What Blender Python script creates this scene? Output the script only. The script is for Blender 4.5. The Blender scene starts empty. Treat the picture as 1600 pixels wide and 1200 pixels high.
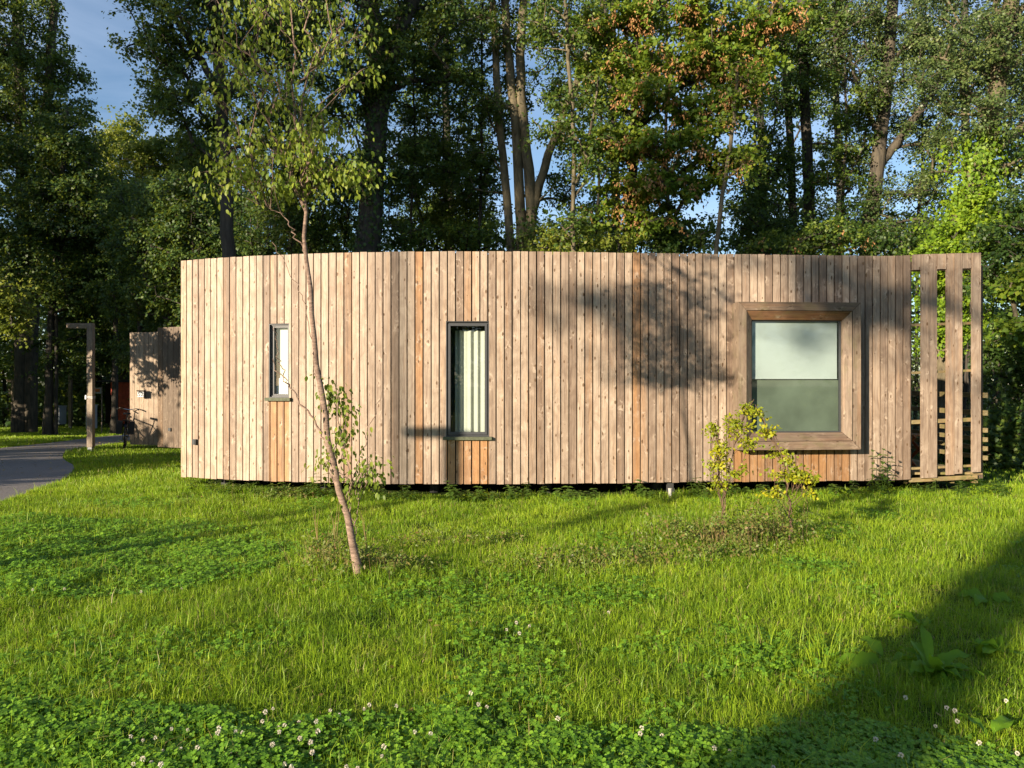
import bpy, math, numpy as np
from mathutils import Vector, Matrix

# ------------------------------------------------------------------ camera, sky, sun, exposure
scene = bpy.context.scene
F = 1244.0          # focal length in photo pixels (1600 wide)
CZ = 1.55           # camera height
HY = 596.0          # horizon row
cam_d = bpy.data.cameras.new('camera'); cam = bpy.data.objects.new('camera', cam_d)
scene.collection.objects.link(cam); scene.camera = cam
cam_d.sensor_width = 36.0; cam_d.lens = F / 1600 * 36.0
cam_d.shift_y = -4 / 1600.0
cam_d.clip_end = 2000; cam_d.clip_start = 0.05
cam.location = (0, 0, CZ); cam.rotation_euler = (math.radians(90), 0, 0)

SUN_AZ, SUN_EL = math.radians(41.0), math.radians(14.0)
sun_dir = Vector((math.sin(SUN_AZ) * math.cos(SUN_EL), math.cos(SUN_AZ) * math.cos(SUN_EL), -math.sin(SUN_EL)))
sd = bpy.data.lights.new('sun', 'SUN'); sd.energy = 5.0; sd.angle = math.radians(0.6); sd.color = (1.0, 0.85, 0.65)
so = bpy.data.objects.new('sun', sd); scene.collection.objects.link(so)
so.rotation_euler = sun_dir.to_track_quat('-Z', 'Y').to_euler(); so.location = (-20, -25, 20)

world = bpy.data.worlds.new('World'); scene.world = world; world.use_nodes = True
wn, wl = world.node_tree.nodes, world.node_tree.links
wn.clear()
wout = wn.new('ShaderNodeOutputWorld'); wbg = wn.new('ShaderNodeBackground')
sky = wn.new('ShaderNodeTexSky'); sky.sky_type = 'NISHITA'; sky.sun_disc = False
sky.sun_elevation = SUN_EL; sky.sun_rotation = math.atan2(-sun_dir.x, -sun_dir.y)
sky.air_density = 1.0; sky.dust_density = 0.25; sky.ozone_density = 3.0; sky.altitude = 0
wbg.inputs['Strength'].default_value = 0.085
# thin drifting cirrus: noise over the view direction
tc = wn.new('ShaderNodeTexCoord'); mp = wn.new('ShaderNodeMapping'); mp.inputs['Scale'].default_value = (1.2, 1.2, 5.5)
mp.inputs['Rotation'].default_value = (0.0, 0.25, 0.3)
cn = wn.new('ShaderNodeTexNoise'); cn.inputs['Scale'].default_value = 1.8; cn.inputs['Detail'].default_value = 7; cn.inputs['Distortion'].default_value = 0.6
cr = wn.new('ShaderNodeMapRange'); cr.inputs['From Min'].default_value = 0.42; cr.inputs['From Max'].default_value = 0.75; cr.inputs['To Max'].default_value = 0.42
mx = wn.new('ShaderNodeMix'); mx.data_type = 'RGBA'
mx.inputs['B'].default_value = (5.6, 6.4, 8.0, 1)
wl.new(tc.outputs['Generated'], mp.inputs['Vector']); wl.new(mp.outputs['Vector'], cn.inputs['Vector'])
wl.new(cn.outputs['Fac'], cr.inputs['Value']); wl.new(cr.outputs['Result'], mx.inputs['Factor'])
wl.new(sky.outputs['Color'], mx.inputs['A']); wl.new(mx.outputs['Result'], wbg.inputs['Color'])
wl.new(wbg.outputs['Background'], wout.inputs['Surface'])

scene.view_settings.view_transform = 'Standard'; scene.view_settings.look = 'None'
scene.view_settings.exposure = 1.05; scene.view_settings.gamma = 1.0
scene.render.engine = 'CYCLES'
scene.cycles.max_bounces = 6; scene.cycles.diffuse_bounces = 3; scene.cycles.glossy_bounces = 3
scene.cycles.transmission_bounces = 4; scene.cycles.transparent_max_bounces = 8
scene.cycles.caustics_reflective = False; scene.cycles.caustics_refractive = False
scene.cycles.sample_clamp_indirect = 6.0

# ------------------------------------------------------------------ helpers
COL = scene.collection
def at(px, py, D):
    return ((px - 800) / F * D, D, CZ - (py - HY) / F * D)
def tag(o, label=None, cat=None, group=None, kind=None):
    if label: o['label'] = label
    if cat: o['category'] = cat
    if group: o['group'] = group
    if kind: o['kind'] = kind
    return o
def empty(name, loc, rz=0.0):
    o = bpy.data.objects.new(name, None); COL.objects.link(o); o.location = loc
    o.rotation_euler = (0, 0, rz); o.empty_display_size = 0.2
    return o
def link(name, me, parent=None, loc=None):
    o = bpy.data.objects.new(name, me); COL.objects.link(o)
    if parent is not None: o.parent = parent
    if loc is not None: o.location = loc
    return o
def mesh_np(name, V, Q, mats, parent=None, off=(0, 0, 0), smooth=False, midx=None, attr=None):
    """V (N,3) float; Q (M,4) or (M,3) int; one object"""
    V = np.asarray(V, np.float32) - np.asarray(off, np.float32); Q = np.asarray(Q, np.int32)
    k = Q.shape[1]
    me = bpy.data.meshes.new(name)
    me.vertices.add(len(V)); me.vertices.foreach_set('co', V.ravel())
    me.loops.add(Q.size); me.loops.foreach_set('vertex_index', Q.ravel())
    me.polygons.add(len(Q)); me.polygons.foreach_set('loop_start', np.arange(0, Q.size, k, dtype=np.int32))
    for m in (mats if isinstance(mats, (list, tuple)) else [mats]): me.materials.append(m)
    if midx is not None: me.polygons.foreach_set('material_index', np.asarray(midx, np.int32))
    me.update(calc_edges=True)
    if smooth: me.shade_smooth()
    o = link(name, me, parent)
    if parent is None: o.location = off
    return o
def nrm(v):
    return v / np.maximum(np.linalg.norm(v, axis=-1, keepdims=True), 1e-9)

class MB:
    """collects simple solids into one mesh, with a uv in metres (v runs along the grain)"""
    def __init__(s): s.v = []; s.f = []; s.uv = []; s.m = []; s.sm = []; s.c = []; s.rng = np.random.default_rng(5)
    def face(s, pts, uvs=None, m=0, sm=False, col=None):
        b = len(s.v); s.v += [tuple(p) for p in pts]; s.f.append(tuple(range(b, b + len(pts))))
        s.uv += list(uvs) if uvs else [(0, 0)] * len(pts); s.m.append(m); s.sm.append(sm)
        s.c += [col or (.5, 0, 0, 1)] * len(pts)
    def hexa(s, c8, m=0, grain=None, col=None):
        """8 corners: bottom 0-3 ccw, top 4-7 above them"""
        c8 = [Vector(c) for c in c8]
        e = [(c8[1] - c8[0]).length, (c8[3] - c8[0]).length, (c8[4] - c8[0]).length]
        g = grain if grain is not None else int(np.argmax(e))
        ax = [(c8[1] - c8[0]).normalized(), (c8[3] - c8[0]).normalized(), (c8[4] - c8[0]).normalized()]
        ou, ov = s.rng.uniform(0, 50), s.rng.uniform(0, 50)
        for q in ((0, 3, 2, 1), (4, 5, 6, 7), (0, 1, 5, 4), (1, 2, 6, 5), (2, 3, 7, 6), (3, 0, 4, 7)):
            P = [c8[i] for i in q]
            n = (P[1] - P[0]).cross(P[2] - P[0]).normalized()
            rest = [i for i in range(3) if abs(ax[i].dot(n)) < .7]
            if g in rest: rest.remove(g); vi = g
            else: vi = rest.pop()
            ui = rest[0] if rest else (vi + 1) % 3
            s.face(P, [((p - c8[0]).dot(ax[ui]) + ou, (p - c8[0]).dot(ax[vi]) + ov) for p in P], m, False, col)
    def box(s, x0, x1, y0, y1, z0, z1, m=0, grain=None, col=None):
        s.hexa([(x0, y0, z0), (x1, y0, z0), (x1, y1, z0), (x0, y1, z0), (x0, y0, z1), (x1, y0, z1), (x1, y1, z1), (x0, y1, z1)], m, grain, col)
    def bar(s, a, b, w, h, m=0, up=(0, 0, 1), col=None):
        a, b = Vector(a), Vector(b); d = (b - a).normalized(); u = Vector(up)
        if abs(d.dot(u)) > .95: u = Vector((1, 0, 0))
        sd_ = d.cross(u).normalized(); u = sd_.cross(d).normalized()
        s.hexa([a - sd_ * w / 2 - u * h / 2, b - sd_ * w / 2 - u * h / 2, b + sd_ * w / 2 - u * h / 2, a + sd_ * w / 2 - u * h / 2,
                a - sd_ * w / 2 + u * h / 2, b - sd_ * w / 2 + u * h / 2, b + sd_ * w / 2 + u * h / 2, a + sd_ * w / 2 + u * h / 2], m, 0, col)
    def tube(s, pts, r, n=8, m=0, cap=True, sm=True):
        pts = [Vector(p) for p in pts]; rs = r if isinstance(r, (list, tuple)) else [r] * len(pts)
        rings = []
        for i, p in enumerate(pts):
            d = (pts[min(i + 1, len(pts) - 1)] - pts[max(i - 1, 0)]).normalized()
            u = Vector((0, 0, 1)) if abs(d.z) < .9 else Vector((1, 0, 0))
            a = d.cross(u).normalized(); b = d.cross(a).normalized()
            rings.append([p + (a * math.cos(t) + b * math.sin(t)) * rs[i] for t in [2 * math.pi * k / n for k in range(n)]])
        for i in range(len(rings) - 1):
            for k in range(n):
                s.face([rings[i][k], rings[i][(k + 1) % n], rings[i + 1][(k + 1) % n], rings[i + 1][k]], None, m, sm)
        if cap:
            s.face(rings[0][::-1], None, m); s.face(rings[-1], None, m)
    def ring(s, c, ax, R, r, n=28, k=6, m=0):
        ax = Vector(ax).normalized(); a = ax.cross(Vector((0, 0, 1))).normalized(); b = ax.cross(a).normalized(); c = Vector(c)
        P = [[c + (a * math.cos(t) + b * math.sin(t)) * (R + r * math.cos(q)) + ax * r * math.sin(q) for q in [2 * math.pi * j / k for j in range(k)]] for t in [2 * math.pi * i / n for i in range(n)]]
        for i in range(n):
            for j in range(k):
                s.face([P[i][j], P[(i + 1) % n][j], P[(i + 1) % n][(j + 1) % k], P[i][(j + 1) % k]], None, m, True)
    def build(s, name, mats, parent=None, loc=None, merge=False):
        me = bpy.data.meshes.new(name); me.from_pydata(s.v, [], s.f)
        for mm in (mats if isinstance(mats, (list, tuple)) else [mats]): me.materials.append(mm)
        me.polygons.foreach_set('material_index', s.m)
        uvl = me.uv_layers.new(name='UVMap'); uvl.data.foreach_set('uv', np.array(s.uv, np.float32).ravel())
        ca = me.color_attributes.new('bc', 'FLOAT_COLOR', 'CORNER'); ca.data.foreach_set('color', np.array(s.c, np.float32).ravel())
        if any(s.sm): me.polygons.foreach_set('use_smooth', s.sm)
        me.validate(); me.update()
        return link(name, me, parent, loc)

# ------------------------------------------------------------------ materials
def newmat(name):
    m = bpy.data.materials.new(name); m.use_nodes = True
    n, l = m.node_tree.nodes, m.node_tree.links
    b = n.get('Principled BSDF'); return m, n, l, b, n.get('Material Output')
def ramp(n, stops):
    r = n.new('ShaderNodeValToRGB'); e = r.color_ramp.elements
    while len(e) < len(stops): e.new(0.5)
    for i, (p, c) in enumerate(stops): e[i].position = p; e[i].color = (*c, 1)
    return r
def math_n(n, l, op, a, b=None, clamp=False):
    k = n.new('ShaderNodeMath'); k.operation = op; k.use_clamp = clamp
    for i, v in enumerate((a, b)):
        if v is None: continue
        if isinstance(v, (int, float)): k.inputs[i].default_value = v
        else: l.new(v, k.inputs[i])
    return k.outputs[0]
def mix_rgb(n, l, fac, a, b, mode='MIX'):
    k = n.new('ShaderNodeMix'); k.data_type = 'RGBA'; k.blend_type = mode
    for s_, v in (('Factor', fac), ('A', a), ('B', b)):
        if isinstance(v, (int, float)): k.inputs[s_].default_value = v
        elif isinstance(v, tuple): k.inputs[s_].default_value = (*v, 1)
        else: l.new(v, k.inputs[s_])
    return k.outputs['Result']
def noise(n, l, vec, scale, detail=3, rough=.5, dist=0):
    k = n.new('ShaderNodeTexNoise'); k.inputs['Scale'].default_value = scale; k.inputs['Detail'].default_value = detail
    k.inputs['Roughness'].default_value = rough; k.inputs['Distortion'].default_value = dist
    if vec is not None: l.new(vec, k.inputs['Vector'])
    return k.outputs['Fac']
def simple(name, col, rough=.6, metal=0, noise_amt=.15, scale=12, spec=.4):
    m, n, l, b, o = newmat(name); b.inputs['Roughness'].default_value = rough; b.inputs['Metallic'].default_value = metal
    b.inputs['Specular IOR Level'].default_value = spec
    g = n.new('ShaderNodeNewGeometry'); f = noise(n, l, g.outputs['Position'], scale, 4)
    r = ramp(n, [(.3, tuple(c * (1 - noise_amt) for c in col)), (.7, tuple(min(1, c * (1 + noise_amt)) for c in col))])
    l.new(f, r.inputs['Fac']); l.new(r.outputs['Color'], b.inputs['Base Color'])
    return m
def wood(name, pale, mid, warm, knots=1.0, green=0.0):
    """weathered softwood boards; uv in metres, v along the grain; attribute bc: r tone, g orange freshness, b darkening (grime; painted shade on the second cabin)"""
    m, n, l, b, o = newmat(name)
    uv = n.new('ShaderNodeUVMap'); uv.uv_map = 'UVMap'
    at_ = n.new('ShaderNodeAttribute'); at_.attribute_name = 'bc'
    sp = n.new('ShaderNodeSeparateColor'); l.new(at_.outputs['Color'], sp.inputs['Color'])
    def mapped(su, sv):
        k = n.new('ShaderNodeMapping'); k.inputs['Scale'].default_value = (su, sv, 1); l.new(uv.outputs['UV'], k.inputs['Vector']); return k.outputs['Vector']
    # knots
    vo = n.new('ShaderNodeTexVoronoi'); vo.voronoi_dimensions = '2D'; vo.inputs['Scale'].default_value = 1
    kz = n.new('ShaderNodeTexNoise'); kz.inputs['Scale'].default_value = 1; kz.inputs['Detail'].default_value = 2; l.new(mapped(38, 24), kz.inputs['Vector'])
    ks = n.new('ShaderNodeVectorMath'); ks.operation = 'MULTIPLY_ADD'; ks.inputs[1].default_value = (.09, .13, 0); l.new(kz.outputs['Color'], ks.inputs[0]); l.new(mapped(9.0, 4.2), ks.inputs[2])
    l.new(ks.outputs[0], vo.inputs['Vector'])
    vc = n.new('ShaderNodeSeparateColor'); l.new(vo.outputs['Color'], vc.inputs['Color'])
    has = math_n(n, l, 'GREATER_THAN', vc.outputs[0], 0.40)
    sz = math_n(n, l, 'ADD', math_n(n, l, 'MULTIPLY', vc.outputs[1], .075), .035)
    kd = math_n(n, l, 'DIVIDE', vo.outputs['Distance'], sz)
    kn = n.new('ShaderNodeMapRange'); kn.interpolation_type = 'SMOOTHSTEP'; kn.inputs['From Min'].default_value = 1.25; kn.inputs['From Max'].default_value = .7
    l.new(kd, kn.inputs['Value'])
    knot = math_n(n, l, 'MULTIPLY', math_n(n, l, 'MULTIPLY', kn.outputs['Result'], has), knots)
    hl = n.new('ShaderNodeMapRange'); hl.interpolation_type = 'SMOOTHSTEP'; hl.inputs['From Min'].default_value = 9.0; hl.inputs['From Max'].default_value = 1.4
    l.new(kd, hl.inputs['Value'])
    halo = math_n(n, l, 'MULTIPLY', math_n(n, l, 'MULTIPLY', hl.outputs['Result'], has), math_n(n, l, 'GREATER_THAN', vc.outputs[2], .25))
    sm_ = n.new('ShaderNodeMapRange'); sm_.inputs['From Min'].default_value = .50; sm_.inputs['From Max'].default_value = .68; l.new(noise(n, l, mapped(16, 11), 1, 3, .6, 1.0), sm_.inputs['Value'])
    # grain bends round the knots
    cx = n.new('ShaderNodeCombineXYZ'); l.new(math_n(n, l, 'MULTIPLY', hl.outputs['Result'], .55), cx.inputs[0])
    ad = n.new('ShaderNodeVectorMath'); ad.operation = 'ADD'; l.new(mapped(70, 1.6), ad.inputs[0]); l.new(cx.outputs[0], ad.inputs[1])
    g1 = noise(n, l, ad.outputs[0], 1.0, 5, .6, .4)
    g2 = noise(n, l, mapped(14, .7), 1.0, 4, .6, 1.2)
    g3 = noise(n, l, mapped(6, 3.2), 1.0, 3, .6, 1.5)
    t = math_n(n, l, 'ADD', math_n(n, l, 'MULTIPLY', g2, .6), math_n(n, l, 'MULTIPLY', sp.outputs[0], .75))
    t = math_n(n, l, 'SUBTRACT', t, .12)
    r = ramp(n, [(.22, mid), (.52, tuple((a + c) / 2 for a, c in zip(pale, mid))), (.85, pale)])
    l.new(t, r.inputs['Fac'])
    # warm fresh streaks
    wf = math_n(n, l, 'ADD', math_n(n, l, 'MULTIPLY', sp.outputs[1], 1.3), math_n(n, l, 'MULTIPLY', math_n(n, l, 'SUBTRACT', g2, .58), 1.8), True)
    wf = math_n(n, l, 'MULTIPLY', wf, .85, True)
    c = mix_rgb(n, l, wf, r.outputs['Color'], warm)
    gr = ramp(n, [(.32, (.50, .42, .37)), (.48, (.92, .91, .90)), (.70, (1.15, 1.13, 1.08))]); l.new(g1, gr.inputs['Fac'])
    c = mix_rgb(n, l, .75, c, gr.outputs['Color'], 'MULTIPLY')
    br = ramp(n, [(.33, (.74, .69, .66)), (.65, (1.12, 1.12, 1.12))]); l.new(g3, br.inputs['Fac'])
    c = mix_rgb(n, l, .8, c, br.outputs['Color'], 'MULTIPLY')
    c = mix_rgb(n, l, math_n(n, l, 'MULTIPLY', math_n(n, l, 'MULTIPLY', halo, sm_.outputs['Result']), .75), c, tuple(min(1, p * 1.25) for p in pale))
    c = mix_rgb(n, l, math_n(n, l, 'MULTIPLY', knot, .85), c, tuple(w * .22 for w in warm))
    stk = n.new('ShaderNodeMapRange'); stk.inputs['From Min'].default_value = .56; stk.inputs['From Max'].default_value = .74; stk.inputs['To Max'].default_value = .55
    l.new(noise(n, l, mapped(26, .55), 1, 4, .6, .6), stk.inputs['Value']); c = mix_rgb(n, l, stk.outputs['Result'], c, tuple(v * .42 for v in mid))
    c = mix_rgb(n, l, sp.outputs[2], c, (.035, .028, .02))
    if green: 
        gg = noise(n, l, mapped(9, 5), 1, 4)
        gm = n.new('ShaderNodeMapRange'); gm.inputs['From Min'].default_value = .5; gm.inputs['From Max'].default_value = .75; gm.inputs['To Max'].default_value = green
        l.new(gg, gm.inputs['Value']); c = mix_rgb(n, l, gm.outputs['Result'], c, (.13, .15, .035))
    l.new(c, b.inputs['Base Color']); b.inputs['Roughness'].default_value = .62; b.inputs['Specular IOR Level'].default_value = .35
    bp = n.new('ShaderNodeBump'); bp.inputs['Strength'].default_value = .35; bp.inputs['Distance'].default_value = .004
    hgt = math_n(n, l, 'ADD', g1, math_n(n, l, 'MULTIPLY', g3, 1.6)); l.new(hgt, bp.inputs['Height']); l.new(bp.outputs['Normal'], b.inputs['Normal'])
    return m
def leafmat(name, stops, trans=.3, tcol=(.5, .6, .06), scale=.9, rough=.5, spec=.35):
    """leaf colour: per-leaf random value, shifted by a metre-scale noise"""
    m, n, l, b, o = newmat(name)
    g = n.new('ShaderNodeNewGeometry'); f = noise(n, l, g.outputs['Position'], scale, 2)
    v = math_n(n, l, 'ADD', math_n(n, l, 'MULTIPLY', g.outputs['Random Per Island'], .6), math_n(n, l, 'MULTIPLY', math_n(n, l, 'SUBTRACT', f, .2), .7), True)
    r = ramp(n, stops); l.new(v, r.inputs['Fac'])
    l.new(r.outputs['Color'], b.inputs['Base Color']); b.inputs['Roughness'].default_value = rough; b.inputs['Specular IOR Level'].default_value = spec
    t = n.new('ShaderNodeBsdfTranslucent'); tm = mix_rgb(n, l, .5, r.outputs['Color'], tcol); l.new(tm, t.inputs['Color'])
    ms = n.new('ShaderNodeMixShader'); ms.inputs[0].default_value = trans
    l.new(b.outputs[0], ms.inputs[1]); l.new(t.outputs[0], ms.inputs[2]); l.new(ms.outputs[0], o.inputs['Surface'])
    return m
def bark(name, dark, light, vscale=(14, 14, 2.5), bands=False):
    m, n, l, b, o = newmat(name)
    g = n.new('ShaderNodeNewGeometry'); mp_ = n.new('ShaderNodeMapping'); mp_.inputs['Scale'].default_value = vscale
    l.new(g.outputs['Position'], mp_.inputs['Vector'])
    f = noise(n, l, mp_.outputs[0], 1, 6, .65, .5); f2 = noise(n, l, g.outputs['Position'], 1.3, 3)
    t = math_n(n, l, 'ADD', math_n(n, l, 'MULTIPLY', f, .75), math_n(n, l, 'MULTIPLY', f2, .3))
    r = ramp(n, [(.38, dark), (.66, light)]); l.new(t, r.inputs['Fac'])
    l.new(r.outputs['Color'], b.inputs['Base Color']); b.inputs['Roughness'].default_value = .85
    bp = n.new('ShaderNodeBump'); bp.inputs['Strength'].default_value = .8; bp.inputs['Distance'].default_value = .02
    l.new(f, bp.inputs['Height']); l.new(bp.outputs['Normal'], b.inputs['Normal'])
    return m

M_wood = wood('weathered_larch', (.455, .362, .278), (.240, .176, .130), (.44, .225, .085))
M_frame = wood('window_frame_wood', (.29, .225, .165), (.15, .105, .075), (.26, .12, .05), .8, .25)
M_rail = wood('mossy_rail', (.36, .30, .17), (.22, .17, .08), (.33, .20, .07), .6, .8)
M_dim = wood('older_cabin_boards', (.40, .31, .22), (.22, .165, .12), (.36, .21, .10))
M_post = wood('lamp_post_wood', (.36, .29, .22), (.20, .155, .12), (.30, .20, .10), .5, .3)
M_black = simple('dark_membrane', (.012, .011, .010), .9)
M_alu = simple('anthracite_aluminium', (.055, .057, .062), .42, 0, .06)
M_sill = simple('mossy_sill', (.085, .095, .055), .7, 0, .35, 30)
M_roof = simple('roof_felt', (.05, .05, .05), .9)
M_inner = simple('room_interior', (.10, .09, .08), .9)
M_blind = simple('cream_blind', (.66, .66, .60), .8, 0, .04)
M_white = simple('white_panel', (.80, .80, .78), .6, 0, .02)
M_curtain = simple('curtain_cloth', (.50, .50, .44), .85, 0, .05, 4)
M_screen = simple('pale_roller_blind', (.46, .50, .50), .7, 0, .06, 2)
M_dkscreen = simple('dark_green_voile', (.13, .155, .12), .85, 0, .2, 3)
M_steel = simple('galvanised_steel', (.35, .36, .37), .4, .6)
M_concrete = simple('concrete', (.45, .43, .38), .9, 0, .2, 20)
M_rubber = simple('black_rubber', (.012, .012, .013), .6)
M_bike = simple('black_bicycle_paint', (.015, .015, .018), .3, .2)
M_chrome = simple('chrome', (.55, .55, .56), .2, 1)
M_red = simple('red_boards', (.50, .09, .045), .7, 0, .3, 6)
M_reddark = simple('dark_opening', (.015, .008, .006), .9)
M_grey = simple('light_grey_plastic', (.42, .46, .50), .6, 0, .08)
M_rust = simple('orange_brown_wood', (.26, .085, .025), .5, 0, .3, 15)
M_signw = simple('white_sign', (.75, .76, .76), .5, 0, .02)
M_signor = simple('orange_sign', (.45, .13, .03), .5, 0, .2, 30)
M_text = simple('black_letters', (.01, .01, .01), .6)
M_socket = simple('dark_grey_socket', (.06, .065, .07), .4)

def glass(name, tint, rmin, rough=0.0):
    m, n, l, b, o = newmat(name); n.remove(b)
    t = n.new('ShaderNodeBsdfTransparent'); t.inputs['Color'].default_value = (*tint, 1)
    g = n.new('ShaderNodeBsdfGlossy'); g.inputs['Roughness'].default_value = rough
    ge = n.new('ShaderNodeNewGeometry'); dt = n.new('ShaderNodeVectorMath'); dt.operation = 'DOT_PRODUCT'
    l.new(ge.outputs['Incoming'], dt.inputs[0]); l.new(ge.outputs['Normal'], dt.inputs[1])
    om = math_n(n, l, 'SUBTRACT', 1.0, math_n(n, l, 'ABSOLUTE', dt.outputs['Value']))
    fac = math_n(n, l, 'ADD', math_n(n, l, 'POWER', om, 5.0), rmin, True)
    mm = n.new('ShaderNodeMixShader'); l.new(fac, mm.inputs[0]); l.new(t.outputs[0], mm.inputs[1]); l.new(g.outputs[0], mm.inputs[2])
    l.new(mm.outputs[0], o.inputs['Surface'])
    return m
M_glass = glass('window_glass', (.90, .95, .92), .08)
M_glass_big = glass('large_window_glass', (.86, .92, .89), .09, .03)

# ------------------------------------------------------------------ ground
def hgt(x, y):
    x = np.asarray(x, float); y = np.asarray(y, float)
    base = .055 * np.clip((y - 5.0) / 5.0, 0, 1) ** 1.5
    back = -.032 * np.maximum(0, y - 14) - .03 * np.clip((-x - 5.5) / 3, 0, 1) * np.clip((y - 8) / 4, 0, 1)
    bumps = .025 * np.sin(x * .9 + 1) * np.cos(y * .8) + .012 * np.sin(x * 2.7 + y * 1.9)
    lawn = np.clip((y - 1) / 3, 0, 1) * np.clip((16 - y) / 4, 0, 1)
    bump2 = .05 * np.exp(-((x + 1.1) ** 2 + (y - 6.4) ** 2) / .5) + .06 * np.exp(-((x - 2.4) ** 2 / 1.2 + (y - 7.9) ** 2 / .25))
    return base + np.maximum(back, -3.2) + bumps * lawn + bump2
PR = np.array([(-5.4, -6), (-5.5, 4), (-5.75, 7), (-6.2, 9.6), (-6.75, 11.9), (-7.5, 13.8), (-9.3, 16.4), (-10.9, 19.5), (-11.4, 22.5), (-12.0, 27), (-10.5, 33), (-5, 40)], float)
PL = np.array([(-10.2, -6), (-10.4, 4), (-10.5, 7), (-10.8, 10), (-11.4, 13), (-12.2, 16), (-12.9, 18.5), (-13.2, 21), (-13.7, 24), (-14.8, 29), (-14.0, 36), (-7, 44)], float)
def resamp(P, n):
    d = np.r_[0, np.cumsum(np.linalg.norm(np.diff(P, axis=0), axis=1))]; t = np.linspace(0, d[-1], n)
    Q = np.c_[np.interp(t, d, P[:, 0]), np.interp(t, d, P[:, 1])]
    k = np.ones(5) / 5
    for c in range(2):
        e = np.pad(Q[:, c], 2, mode='edge'); Q[:, c] = np.convolve(e, k, 'valid')
    return Q
PRr, PLr = resamp(PR, 90), resamp(PL, 90)
def on_path(x, y):
    poly = np.vstack([PRr, PLr[::-1]]); inside = np.zeros(np.shape(x), bool); j = len(poly) - 1
    for i in range(len(poly)):
        xi, yi = poly[i]; xj, yj = poly[j]
        c = ((yi > y) != (yj > y)) & (x < (xj - xi) * (y - yi) / (yj - yi + 1e-12) + xi)
        inside ^= c; j = i
    return inside
def grid(xs, ys, dz=0):
    X, Y = np.meshgrid(xs, ys); V = np.c_[X.ravel(), Y.ravel(), (hgt(X, Y) + dz).ravel()]
    nx, ny = len(xs), len(ys); i = np.arange(nx - 1)[None, :] + nx * np.arange(ny - 1)[:, None]; i = i.ravel()
    return V, np.c_[i, i + 1, i + nx + 1, i + nx]
m, n, l, b, o = newmat('lawn_soil')
g = n.new('ShaderNodeNewGeometry'); f1 = noise(n, l, g.outputs['Position'], 3.5, 8, .7); f2 = noise(n, l, g.outputs['Position'], .5, 4)
f = math_n(n, l, 'ADD', math_n(n, l, 'MULTIPLY', f1, .7), math_n(n, l, 'MULTIPLY', f2, .35))
r = ramp(n, [(.35, (.020, .026, .008)), (.55, (.040, .070, .012)), (.75, (.065, .085, .02))]); l.new(f, r.inputs['Fac'])
l.new(r.outputs['Color'], b.inputs['Base Color']); b.inputs['Roughness'].default_value = .95; b.inputs['Specular IOR Level'].default_value = .1
bp = n.new('ShaderNodeBump'); bp.inputs['Distance'].default_value = .05; l.new(noise(n, l, g.outputs['Position'], 40, 6), bp.inputs['Height']); l.new(bp.outputs['Normal'], b.inputs['Normal'])
M_soil = m
xs = np.r_[np.linspace(-400, -32, 14), np.linspace(-30, -9, 30), np.linspace(-8.7, 9, 90), np.linspace(10, 30, 20), np.linspace(40, 400, 14)]
ys = np.r_[np.linspace(-200, -10, 12), np.linspace(-8, 0, 16), np.linspace(.3, 14, 80), np.linspace(15, 60, 60), np.linspace(70, 700, 16)]
V, Q = grid(xs, ys); tag(mesh_np('ground', V, Q, M_soil, smooth=True), 'sloping ground of the clearing and the woodland floor', 'ground', kind='structure')

m, n, l, b, o = newmat('asphalt')
g = n.new('ShaderNodeNewGeometry'); f1 = noise(n, l, g.outputs['Position'], 90, 4, .7); f2 = noise(n, l, g.outputs['Position'], .8, 5)
r = ramp(n, [(.3, (.15, .138, .132)), (.55, (.25, .23, .22)), (.72, (.40, .37, .35))]); l.new(f1, r.inputs['Fac'])
c = mix_rgb(n, l, .5, r.outputs['Color'], mix_rgb(n, l, f2, (.55, .52, .5), (1.3, 1.25, 1.2)), 'MULTIPLY'); l.new(c, b.inputs['Base Color'])
b.inputs['Roughness'].default_value = .85
bp = n.new('ShaderNodeBump'); bp.inputs['Distance'].default_value = .006; l.new(f1, bp.inputs['Height']); l.new(bp.outputs['Normal'], b.inputs['Normal'])
M_asph = m
V = []; K = 12
for a_, b_ in zip(PRr, PLr):
    for k in range(K + 1):
        p = a_ + (b_ - a_) * k / K; V.append((p[0], p[1], float(hgt(p[0], p[1])) + .022 + .02 * math.sin(math.pi * k / K)))
i = (np.arange(K)[None, :] + (K + 1) * np.arange(len(PRr) - 1)[:, None]).ravel()
tag(mesh_np('path', V, np.c_[i, i + 1, i + K + 2, i + K + 1], M_asph, smooth=True), 'grey asphalt path curving back into the wood', 'path', kind='structure')

# ------------------------------------------------------------------ the main cabin
ctrl = np.array([(283, 11.07), (345, 10.83), (400, 10.64), (475, 10.49), (560, 10.37), (640, 10.30), (700, 10.27), (870, 10.31), (950, 10.38),
                 (1050, 10.44), (1150, 10.50), (1250, 10.57), (1330, 10.62), (1424, 10.66), (1534, 10.74)])
cX = (ctrl[:, 0] - 800) / F * ctrl[:, 1]; pf = np.polyfit(cX, ctrl[:, 1], 5)
WY = lambda x: float(np.polyval(pf, x)); dWY = lambda x: float(np.polyval(np.polyder(pf), x))
X0, X1, X2 = cX[0], cX[-2], cX[-1]
ZB, ZT = .225, 3.23
fx = np.linspace(X0, X2 + .05, 4000); fs = np.r_[0, np.cumsum(np.hypot(np.diff(fx), np.diff(np.polyval(pf, fx))))]
S_of = lambda x: float(np.interp(x, fx, fs)); X_of = lambda s_: float(np.interp(s_, fs, fx))
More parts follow.
